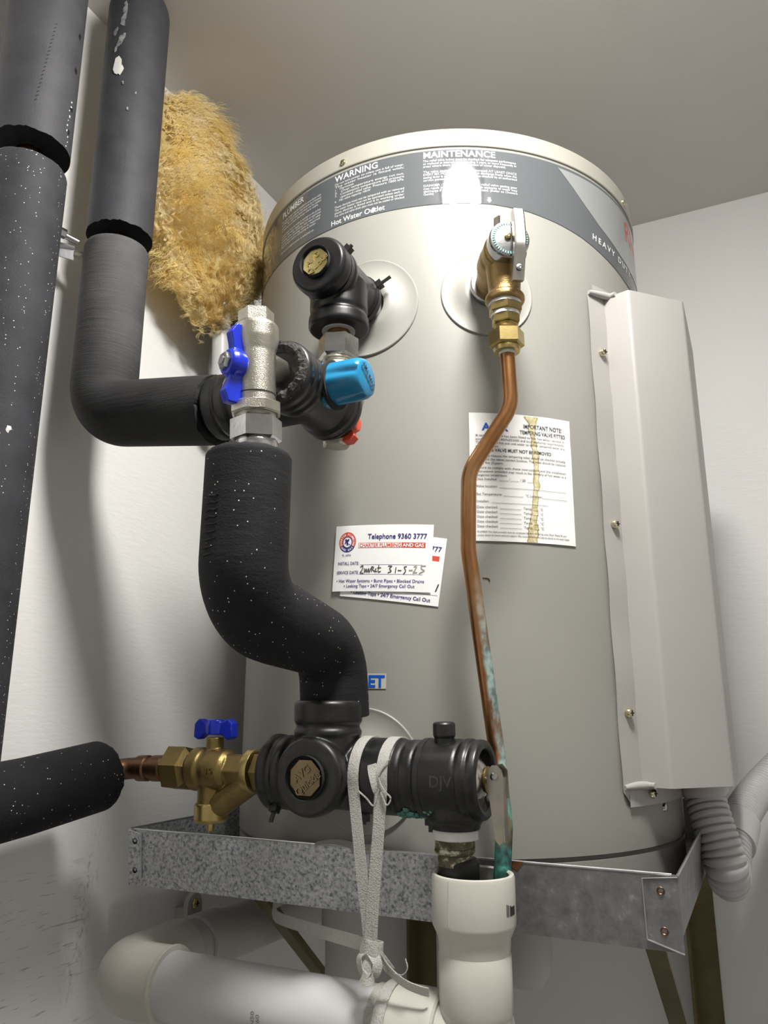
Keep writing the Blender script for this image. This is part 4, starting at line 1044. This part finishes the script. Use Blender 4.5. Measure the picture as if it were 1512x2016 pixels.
# ------------------------------------------------------------------ pressure and temperature relief valve
ra = -59.5; rd = radial(ra); RZ = 2.0540
def rp(rr, z): return pt(ra, z, rr)
r = thing('relief_valve', 'bronze pressure relief valve with steel lever, right of the upper tee', 'valve', rp(.245, RZ))
MB().lathe([(0, 0), (.0188, 0), (.0188, .010), (.0205, .012), (.0205, .017), (0, .017)], rp(.247, RZ), rd, 40, fil=.001).build('inlet_collar', 'chrome', r)
b = MB().lathe([(0, 0), (.0155, 0), (.0165, .012), (.0175, .020), (.0205, .034), (.0205, .048), (.0195, .052), (.0200, .056), (.0200, .064), (.0180, .067), (0, .067)], rp(.258, RZ), rd, 48, fil=.0015)
b.lathe([(0, 0), (.0165, 0), (.0155, .016), (.0145, .030), (.0150, .034), (.0178, .0365), (.0180, .041), (.0160, .0435), (0, .0435)], rp(.3120, RZ - .006), (0, 0, -1), 48, fil=.001)
b.slab([rp(.276, RZ + .02), rp(.318, RZ + .024), rp(.318, RZ - .02), rp(.296, RZ - .04), rp(.276, RZ - .018)], .012)
b.blend(.0008, 4); b.build('valve_body', 'bronze', r, angle=70)
MB().lathe([(0, 0), (.0180, 0), (.0185, .002), (.0185, .012), (.0175, .0145), (.006, .0150), (0, .0150)], rp(.324, RZ + .001), rd, 48, fil=.0008).build('bonnet_cap', 'chrome', r, 'round steel bonnet cap')
sd = V((-rd.y, rd.x, 0))                                            # sideways, to the right seen from the front
rg_ = MB(); d_, u_, v_ = basis(rd)
M['teal_print'] = simple('teal stamped ring', (.12, .36, .30), .5)
for k in range(40):
    a = 2 * math.pi * k / 40; c = rp(.3394, RZ + .001) + (u_ * math.cos(a) + v_ * math.sin(a)) * .0148; tdir = (u_ * math.cos(a) + v_ * math.sin(a)); sdir = (-u_ * math.sin(a) + v_ * math.cos(a))
    rg_.slab([c + tdir * .0013 + sdir * .0006, c + tdir * .0013 - sdir * .0004, c - tdir * .0012 - sdir * .0006, c - tdir * .0012 + sdir * .0003], .0003)
rg_.build('stamped_ring', 'teal_print', r, smooth=False)
# lever: bent channel hanging over the cap
lv = MB(); c0 = rp(.3455, RZ) + sd * .0065
prof = [(0.0, .026), (.0025, .014), (.0040, .0), (.0055, -.013), (.0025, -.024), (.0, -.036), (-.002, -.0435)]
cl = [c0 + rd * a + V((0, 0, b)) - sd * .002 * max(0, -b / .04) for a, b in prof]; cl = spline(cl, 4)
vs = []; fs = []
for i, p in enumerate(cl):
    t_ = (cl[min(i + 1, len(cl) - 1)] - cl[max(i - 1, 0)]).normalized(); nrm = sd.cross(t_).normalized()
    if nrm.dot(rd) < 0: nrm = -nrm
    wd = .0052
    for a, e in ((-wd, -.0065), (-wd, 0), (-wd * .75, .0008), (wd * .75, .0008), (wd, 0), (wd, -.0065)): vs.append(p + sd * a + nrm * e)
for i in range(len(cl) - 1):
    for k in range(5): fs.append((i * 6 + k, i * 6 + k + 1, i * 6 + 7 + k, i * 6 + 6 + k))
n6 = len(cl) - 1; fs += [(0, 1, 2, 3, 4, 5), tuple(n6 * 6 + k for k in (5, 4, 3, 2, 1, 0))]
lv.add(vs, fs).build('lever', 'steel', r, 'bent steel easing lever', angle=30)
MB().lathe([(.0028, 0), (.0028, .0012), (.0012, .0016), (0, .0010)], cl[-6] + rd * .0012, rd, 16).build('rivet', 'chrome', r)
MB().slab([rp(.333, RZ + .024) - sd * .012, rp(.338, RZ + .024) - sd * .0085, rp(.336, RZ + .012) - sd * .0085, rp(.331, RZ + .012) - sd * .012], .0018).build('fork_tip', 'steel_d', r)
MB().lathe([(.003, 0), (.0028, .0022), (.001, .003), (0, .0025)], rp(.339, RZ + .002) - sd * .002, rd, 12).build('spindle', 'brass_cap', r)
o0 = rp(.3120, 0)
def rz(z): return V((o0.x, o0.y, z))
MB().lathe([(0, 0), (.0150, 0), (.0150, .003), (0, .003)], rz(2.0050), (0, 0, -1), 36, wob=.04).build('thread_tape', 'tape', r)
MB().hexa(rz(2.0030), rz(1.9945), .0272, 6, .0010, rad(35)).build('bush', 'brass', r)
MB().lathe([(0, 0), (.0128, 0), (.0128, .003), (0, .003)], rz(1.9945), (0, 0, -1), 36, wob=.05).build('thread_tape', 'tape', r)
MB().hexa(rz(1.9920), rz(1.9840), .0228, 6, .0008, rad(35)).build('nipple_hex', 'brass', r)
MB().lathe([(0, 0), (.0100, 0), (.0108, .001), (.0100, .002), (.0108, .003), (.0100, .004), (.0108, .005), (.0100, .008), (0, .008)], rz(1.9840), (0, 0, -1), 32).build('thread', 'brass', r)
MB().hexa(rz(1.9775), rz(1.9620), .0275, 6, .0014, rad(5)).build('compression_nut', 'brass', r)
MB().lathe([(0, 0), (.0118, 0), (.0122, .002), (.0112, .0050), (0, .0050)], rz(1.9622), (0, 0, -1), 32).build('nut_skirt', 'brass', r)
MB().lathe([(0, 0), (.0074, 0), (.0074, .003), (0, .003)], rz(1.9575), (0, 0, -1), 24).build('olive', 'tape', r)

# copper drain from the relief valve to the tundish
pz = bend([(o0.x, o0.y, 1.960), (o0.x + .0015, o0.y, 1.9050), (-.2085, .6050, 1.8480), (-.2115, .6060, 1.7800), (-.2005, .6315, 1.6150), (-.1945, .6255, 1.5600), (-.1950, .6120, 1.5080)], .035, 10)
o = MB()
loc = V((-.204, .61, 1.508))
r = tag(o.tube(resample(pz, .012), .0067, 28).build('drain_tube', 'copper_v'), 'thin bent copper drain tube with green corrosion, from relief valve to tundish', 'pipe')
me = r.data
for v in me.vertices: v.co -= loc
r.location = loc

# ------------------------------------------------------------------ PVC
UX, UY = -.2112, .5955
r = thing('tundish', 'white PVC tundish cup collecting the drain tubes in front of tray', 'pipe fitting', (UX, UY, 1.43))
MB().lathe([(.0250, -.012), (.0262, .0), (.0285, .030), (.0285, .044), (.0270, .0505), (.0287, .0518), (.0305, .0512), (.0312, .049), (.0312, .019), (.0308, .0165), (.0238, .002), (.0236, -.004)], (UX, UY, 1.4785), (0, 0, 1), 64).build('cup', 'pvc', r, angle=40)
MB().lathe([(.0230, .0015), (.0258, .0015), (.0268, .0), (.0268, -.036), (.0256, -.0400), (.0230, -.0400)], (UX, UY, 1.4755), (0, 0, 1), 64).build('socket', 'pvc', r, angle=40)
MB().lathe([(.0225, 0), (.0245, 0), (.0245, -.03), (.0225, -.03)], (UX, UY, 1.4365), (0, 0, 1), 48).build('spigot', 'pvc_d', r)
MB().box((UX - .0085, UY - .0306, 1.4985), (UX - .0079, UY - .0290, 1.5285)).build('mould_line', 'pvc', r)
pr = MB()
for k, (a, wd, h) in enumerate(((-21.5, .0006, .0085), (-19.2, .0009, .0080), (-17.0, .0006, .0075), (-14.4, .0004, .0070), (-12.2, .0014, .0070), (-8, .0035, .0060), (-2, .003, .006))):
    for s_ in (0,):
        c = rad(a + 0); R_ = .03135
        p0 = [V((UX + R_ * math.cos(c + e * wd / R_), UY + R_ * math.sin(c + e * wd / R_), z)) for e, z in ((-.5, 1.5045), (.5, 1.5045), (.5, 1.5045 + h), (-.5, 1.5045 + h))]
        pr.add(p0, [(0, 1, 2, 3)])
pr.build('bar_print', 'black_print', r, smooth=False, recalc=False)
# main waste pipe
DZ = 1.4165; DY = .5955
r = thing('waste_pipe', 'thick white PVC waste pipe with elbow running along the bottom', 'pipe', (-.35, DY, DZ - .03))
MB().tube([(-.515, DY, DZ), (-.268, DY, DZ)], .0270, 48).build('pipe', 'pvc_pipe', r)
el = bend([(-.492, DY, DZ), (-.548, DY, DZ - .001), (-.562, .690, DZ - .006)], .034, 14)
MB().tube(resample(el, .006), .0305, 48).build('elbow', 'pvc', r, 'ivory PVC elbow')
MB().lathe([(.0268, 0), (.0312, 0), (.0318, .002), (.0312, .004), (.0268, .004)], (-.4935, DY, DZ), (1, 0, 0), 48).build('elbow_lip', 'pvc', r)
MB().tube([(-.5605, .680, DZ - .006), (-.5680, .760, DZ - .010), (-.576, 1.00, DZ - .02), (-.578, YB, DZ - .03)], .0268, 40).build('return_pipe', 'pvc_d', r)
MB().lathe([(.0268, 0), (.0303, 0), (.0303, .042), (.0268, .042)], (-.5635, .715, DZ - .008), (-.08, 1, -.05), 44).build('coupling', 'pvc_d', r)
MB().lathe([(.0268, 0), (.0302, 0), (.0308, .002), (.0308, .036), (.0318, .038), (.0318, .0425), (.0300, .044), (.0268, .044)], (-.2800, DY, DZ), (1, 0, 0), 48).build('tee_socket', 'pvc', r)
tj = MB().cyl((-.240, DY, DZ), (-.190, DY, DZ), .0272, 44, .002)
tj.cyl((UX, UY, DZ - .035), (UX, UY, 1.4380), .0258, 44); tj.build('junction', 'pvc', r)
M['grey_print'] = simple('faded grey print', (.18, .18, .18), .6)
vs, fs = text2d('DN50\n1260', .006, align='CENTER')
MB().add([V((-.3850 - v.y * .8, DY - math.sqrt(.0272 ** 2 - min(.02, abs(v.x - .004)) ** 2), DZ + v.x - .004)) for v in vs], fs).build('pipe_print', 'grey_print', r, smooth=False)
# pipe saddle with screw on the left wall under the tray
r = thing('pipe_saddle', 'white pipe saddle with brass screw under the tray', 'clip', (-.615, .772, 1.43))
poly = [(-.6115, .772 + .0125 * math.cos(a), 1.4330 + .0125 * math.sin(a)) for a in [rad(x) for x in range(0, 181, 20)]] + [(-.6115, .7595, 1.405), (-.6115, .7845, 1.405)]
MB().slab(poly, .006).build('lug', 'pvc_d', r)
MB().box((-.63, .7635, 1.41), (-.611, .7805, 1.43)).build('spacer', 'pvc_d', r)
panscrew(r, (-.608, .772, 1.4345), (1, 0, 0), .0055, 'brass_cap')
# PVC tails under the tray
r = thing('tray_waste', 'white PVC tray waste stub hanging behind the webbing', 'pipe', (-.440, .80, 1.40))
MB().lathe([(0, 0), (.034, 0), (.034, .012), (.026, .016), (.026, .07), (0, .07)], (-.440, .82, 1.4780), (0, 0, -1), 40, fil=.002).build('flange', 'pvc_d', r)
MB().cyl((-.440, .82, 1.42), (-.440, .82, 1.25), .0215, 36).build('tail_pipe', 'pvc_d', r)
r = thing('pvc_socket', 'plain PVC socket under the tray right of the tundish', 'pipe fitting', (-.205, .76, 1.42))
MB().lathe([(0, 0), (.0225, 0), (.0225, .038), (.0205, .052), (.014, .062), (0, .064)], (-.2100, .725, 1.4800), (0, 0, -1), 40, fil=.002).build('socket', 'pvc_d', r)
MB().lathe([(.022, 0), (.026, 0), (.026, .008), (.022, .008)], (-.2100, .725, 1.4805), (0, 0, -1), 40).build('collar', 'pvc_d', r)

# ------------------------------------------------------------------ galvanised safe tray
TL, TRr, TF, TB, ZB, ZT = -.5840, -.0690, .6320, 1.1500, 1.4815, 1.5335
fl_ = .0055
r = thing('drip_tray', 'square galvanised steel drip tray under the water heater', 'tray', ((TL + TRr) / 2, (TF + TB) / 2, ZB))
def wallp(a, b, inward, name):
    a, b = V(a), V(b); inn = V(inward) * fl_
    al = (b - a).normalized() * fl_
    poly = [a + V((0, 0, ZT)), b + V((0, 0, ZT)), b + inn - al + V((0, 0, ZB)), a + inn + al + V((0, 0, ZB))]
    o = MB().slab(poly, .0011).build(name, 'galv', r, smooth=False)
    return o
wf = wallp((TL, TF, 0), (TRr, TF, 0), (0, 1, 0), 'front_side'); wl = wallp((TL, TB, 0), (TL, TF, 0), (1, 0, 0), 'left_side')
wr = wallp((TRr, TF, 0), (TRr, TB, 0), (-1, 0, 0), 'right_side'); wb = wallp((TRr, TB, 0), (TL, TB, 0), (0, -1, 0), 'back_side')
MB().box((TL + fl_, TF + fl_, ZB), (TRr - fl_, TB - fl_, ZB + .0012)).build('base_sheet', 'galv', r, smooth=False)
for w_, a, b in ((wf, (TL + .006, TF, ZT), (TRr - .004, TF, ZT)), (wl, (TL, TF, ZT), (TL, TB, ZT)), (wr, (TRr, TF, ZT), (TRr, TB, ZT)), (wb, (TL, TB, ZT), (TRr, TB, ZT))):
    MB().tube([a, b], .0010, 10).build('hem', 'galv_edge', w_)
def tab(x0, x1, sl):
    y = lambda z: TF + fl_ * (ZT - z) / (ZT - ZB) - .0016
    pts = [(x0, ZT - .001), (x1, ZT - .0035), (x1, ZB + .007), (x0, ZB - .0003)]
    o = MB().slab([V((x, y(z), z)) for x, z in pts], .0012).build('corner_tab', 'galv', wf, smooth=False)
    xm = (x0 + x1) / 2
    MB().tube([V((x, y(z) - .0008, z)) for x, z in pts[:3]], .0006, 8).build('tab_edge', 'galv_edge', wf)
    if sl: MB().tube([V((x, y(z) - .0008, z)) for x, z in pts[2:]], .0006, 8).build('tab_edge', 'galv_edge', wf)
    for z in (1.5225, 1.4955):
        MB().lathe([(.0030, 0), (.0024, .0006), (.0018, 0), (0, -.0002)], (xm, y(z) - .0006, z), (0, -1, 0), 16).build('rivet_hole', 'copper_d' if sl else 'dark', wf)
tab(TRr, TRr - .0245, True); tab(TL + .0005, TL + .0165, False)
MB().slab([(-.197, TF - .0009, 1.534), (-.182, TF - .0009, 1.534), (-.187, TF + .0001, 1.527), (-.194, TF + .0001, 1.529)], .0006).build('rust_patch', simple('rust', (.16, .055, .02), .9, var=.5, vs=120), wf, smooth=False)

# brackets
def bracket(X, label, y0):
    r = thing('wall_bracket', label, 'bracket', (X, YB, 1.0), 'wall brackets')
    t_ = .004; wd = .035; ZA = ZB - .0008
    m = MB().box((X - wd / 2, .68, ZA - t_), (X + wd / 2, YB, ZA)); m.build('arm', 'olive', r, smooth=False)
    m = MB().box((X - wd / 2, YB - t_, 1.0), (X + wd / 2, YB, ZA)); m.box((X - wd / 2, YB - wd, 1.0), (X - wd / 2 + t_, YB, ZA)); m.build('wall_leg', 'olive', r, smooth=False)
    a = V((X, y0, ZA - .006)); b = V((X, YB - .01, ZA - .006 - (YB - y0) * .82)); d = (b - a).normalized(); n_ = V((0, -d.z, d.y)); w_ = .016
    if n_.y > 0: n_ = -n_
    m = MB(); x0, x1 = X - w_ / 2, X + w_ / 2
    m.slab([V((x0, 0, 0)) + V((0, a.y, a.z)), V((x1, 0, 0)) + V((0, a.y, a.z)), V((x1, b.y, b.z)), V((x0, b.y, b.z))], t_)
    m.slab([V((x0, a.y, a.z)), V((x0, b.y, b.z)), V((x0, b.y, b.z)) - n_ * w_, V((x0, a.y, a.z)) - n_ * w_], t_)
    m.build('brace', 'olive', r, smooth=False)
bracket(-.1080, 'olive steel wall bracket under the right end of the tray', .745)
bracket(-.5150, 'olive steel wall bracket under the left end of the tray', .735)

# ------------------------------------------------------------------ flexible conduit
r = thing('flexible_conduit', 'grey corrugated conduit looping from element cover up the back wall', 'conduit', (-.05, .95, 1.46))
cp_ = spline([(-.0650, .884, 1.580), (-.0635, .884, 1.562), (-.0580, .876, 1.538), (-.0520, .872, 1.515), (-.0495, .874, 1.499), (-.0490, .892, 1.486), (-.0490, .925, 1.486), (-.0480, .952, 1.501), (-.0430, .985, 1.520), (-.0300, 1.045, 1.540), (-.0040, 1.120, 1.566), (.040, 1.165, 1.604), (.110, 1.19, 1.665), (.20, 1.19, 1.73)], 12)
cp_ = resample(cp_, .0007)
MB().tube(cp_, .0205, 36, rfun=lambda i, L: .0200 - .0034 * max(0, math.cos(L / .0066 * 2 * math.pi)) ** 2).build('corrugated_hose', 'conduit', r, angle=70)
MB().lathe([(.0185, 0), (.0235, 0), (.0235, .014), (.0205, .018), (.0185, .018)], (-.0653, .884, 1.5815), (.08, 0, -1), 36, fil=.001).build('gland', 'conduit', r)
MB().tube([(-.0455, .965, 1.508), (-.0390, 1.000, 1.526)], .0222, 32).build('joining_collar', 'conduit', r)

# ------------------------------------------------------------------ white webbing
r = thing('webbing_strap', 'white woven webbing tied round the lower tee and the waste pipe', 'strap', (-.278, .56, 1.44))
def loop(X, rr, a0, a1, n=36, cy=.590, cz=LZ, dx=0.):
    return [V((X + dx * i / n, cy + rr * math.cos(rad(a0 + (a1 - a0) * i / n)), cz + rr * math.sin(rad(a0 + (a1 - a0) * i / n)))) for i in range(n + 1)]
W_ = .0094
pa = loop(-.2950, .0306, -40, 190, 40) + [V((-.2935, .5600, 1.580)), V((-.2900, .5595, 1.5550)), V((-.2865, .5600, 1.5250)), V((-.2830, .5610, 1.5000)), V((-.2810, .5620, 1.4820))]
MB().ribbon(resample(pa, .006), W_, (1, 0, 0)).build('front_strand', 'strap', r)
pb = loop(-.2705, .0303, -30, 188, 40) + [V((-.2712, .5600, 1.580)), V((-.2725, .5595, 1.5620)), V((-.2755, .5600, 1.5300)), V((-.2785, .5610, 1.5020)), V((-.2800, .5620, 1.4820))]
MB().ribbon(resample(pb, .006), W_, lambda s_: (1, .6 * max(0, s_ - .6), 0)).build('front_strand', 'strap', r)
pc = loop(-.2790, .0312, 160, 200, 8, dx=.006) + [V((-.2745, .561, 1.573)), V((-.2780, .566, 1.550)), V((-.2890, .580, 1.5380)), V((-.2830, .572, 1.5200)), V((-.2800, .563, 1.49))]
MB().ribbon(resample(spline(pc, 3), .005), W_ * .8, lambda s_: (1, .8 * math.sin(6 * s_), .3)).build('twisted_strand', 'strap', r)
MB().ribbon(spline([(-.2900, .5590, 1.588), (-.283, .5592, 1.583), (-.2765, .5592, 1.578), (-.272, .5590, 1.59)], 6), .0010, (0, 0, 1), .001).build('loose_thread', 'strap', r)
MB().ribbon(spline([(-.264, .5605, 1.612), (-.272, .5585, 1.600), (-.268, .5582, 1.590), (-.262, .5585, 1.584), (-.2655, .5582, 1.579), (-.270, .5580, 1.588)], 6), .0010, (0, 0, 1), .001).build('loose_thread', 'strap', r)
# strand lying along the tray rim
MB().ribbon(spline([(-.3650, .624, 1.5355), (-.345, .622, 1.5385), (-.325, .621, 1.5370), (-.308, .618, 1.5375), (-.296, .612, 1.550), (-.290, .604, 1.562)], 6), W_ * .7, lambda s_: (0, .9 - .6 * s_, .35 + .4 * s_)).build('rim_strand', 'strap', r)
# sideways loop round the left bracket
MB().ribbon(spline([(-.2815, .5660, 1.4785), (-.3120, .582, 1.4765), (-.3560, .610, 1.4715), (-.4150, .650, 1.4650), (-.4300, .662, 1.4655)], 8), W_, (0, .2, 1)).build('side_strand', 'strap', r)
MB().ribbon(spline([(-.4300, .662, 1.4655), (-.437, .672, 1.470), (-.430, .685, 1.474), (-.400, .700, 1.476)], 8), W_, (0, .2, 1)).build('side_strand', 'strap', r)
kn = MB().ribbon(spline([(-0.2885, 0.5632, 1.4800), (-0.2815, 0.5602, 1.4790), (-0.2745, 0.5622, 1.4780), (-0.2735, 0.5682, 1.4770), (-0.2815, 0.5712, 1.4770), (-0.2885, 0.5682, 1.4790)], 5), W_ * 1.1, (0, .1, 1), .0014); kn.build('knot', 'strap', r)
for pth, sd_ in (([(-0.2825, 0.5622, 1.4770), (-0.2885, 0.5607, 1.4720), (-0.2870, 0.5597, 1.4640), (-0.2815, 0.5592, 1.4600)], (1, -.6, .3)), ([(-0.2795, 0.5612, 1.4770), (-0.2735, 0.5597, 1.4700), (-0.2750, 0.5587, 1.4630), (-0.2805, 0.5582, 1.4590)], (1, .6, .3)), ([(-0.2810, 0.5622, 1.4770), (-0.2815, 0.5592, 1.4680), (-0.2810, 0.5577, 1.4600)], (1, 0, 0)), ([(-0.2780, 0.5632, 1.4780), (-0.2705, 0.5662, 1.4690), (-0.2670, 0.5687, 1.4635)], (1, .3, .5))):
    MB().ribbon(spline(pth, 6), W_ * .75, sd_).build('bow_loop', 'strap', r)
MB().ribbon(spline([(-0.2845, 0.5572, 1.4610), (-0.2805, 0.5552, 1.4595), (-0.2765, 0.5572, 1.4600), (-0.2775, 0.5622, 1.4612), (-0.2835, 0.5622, 1.4615)], 5), W_ * .9, (0, .3, 1), .0016).build('knot', 'strap', r)
MB().ribbon(resample(loop(-.2855, .0280, 30, 330, 50, DY, DZ), .004), W_, (1, 0, 0)).build('pipe_wrap', 'strap', r)
MB().ribbon(resample(loop(-.2760, .0318, 30, 330, 50, DY, DZ, dx=-.003), .004), W_, (1, 0, .1)).build('pipe_wrap', 'strap', r)
MB().ribbon(spline([(-.2775, .565, 1.4790), (-.2705, .568, 1.4660), (-.2580, .570, 1.4570), (-.2460, .571, 1.4535), (-.2385, .572, 1.4525)], 8), W_ * .8, (.1, -.5, 1)).build('loose_end', 'strap', r)
MB().ribbon(spline([(-.2660, .568, 1.4630), (-.2570, .566, 1.4630), (-.2520, .565, 1.4680), (-.2540, .566, 1.4740)], 8), .0007, (0, 0, 1), .0007).build('loose_thread', 'strap', r)

# loose drop of rust on the tank
MB().tube(spline([pt(-62.8, 1.7655, TR + .0006), pt(-61.6, 1.7645, TR + .0006), pt(-61.3, 1.7620, TR + .0006)], 5), .0005, 6).build('scratch', 'copper_d', H)
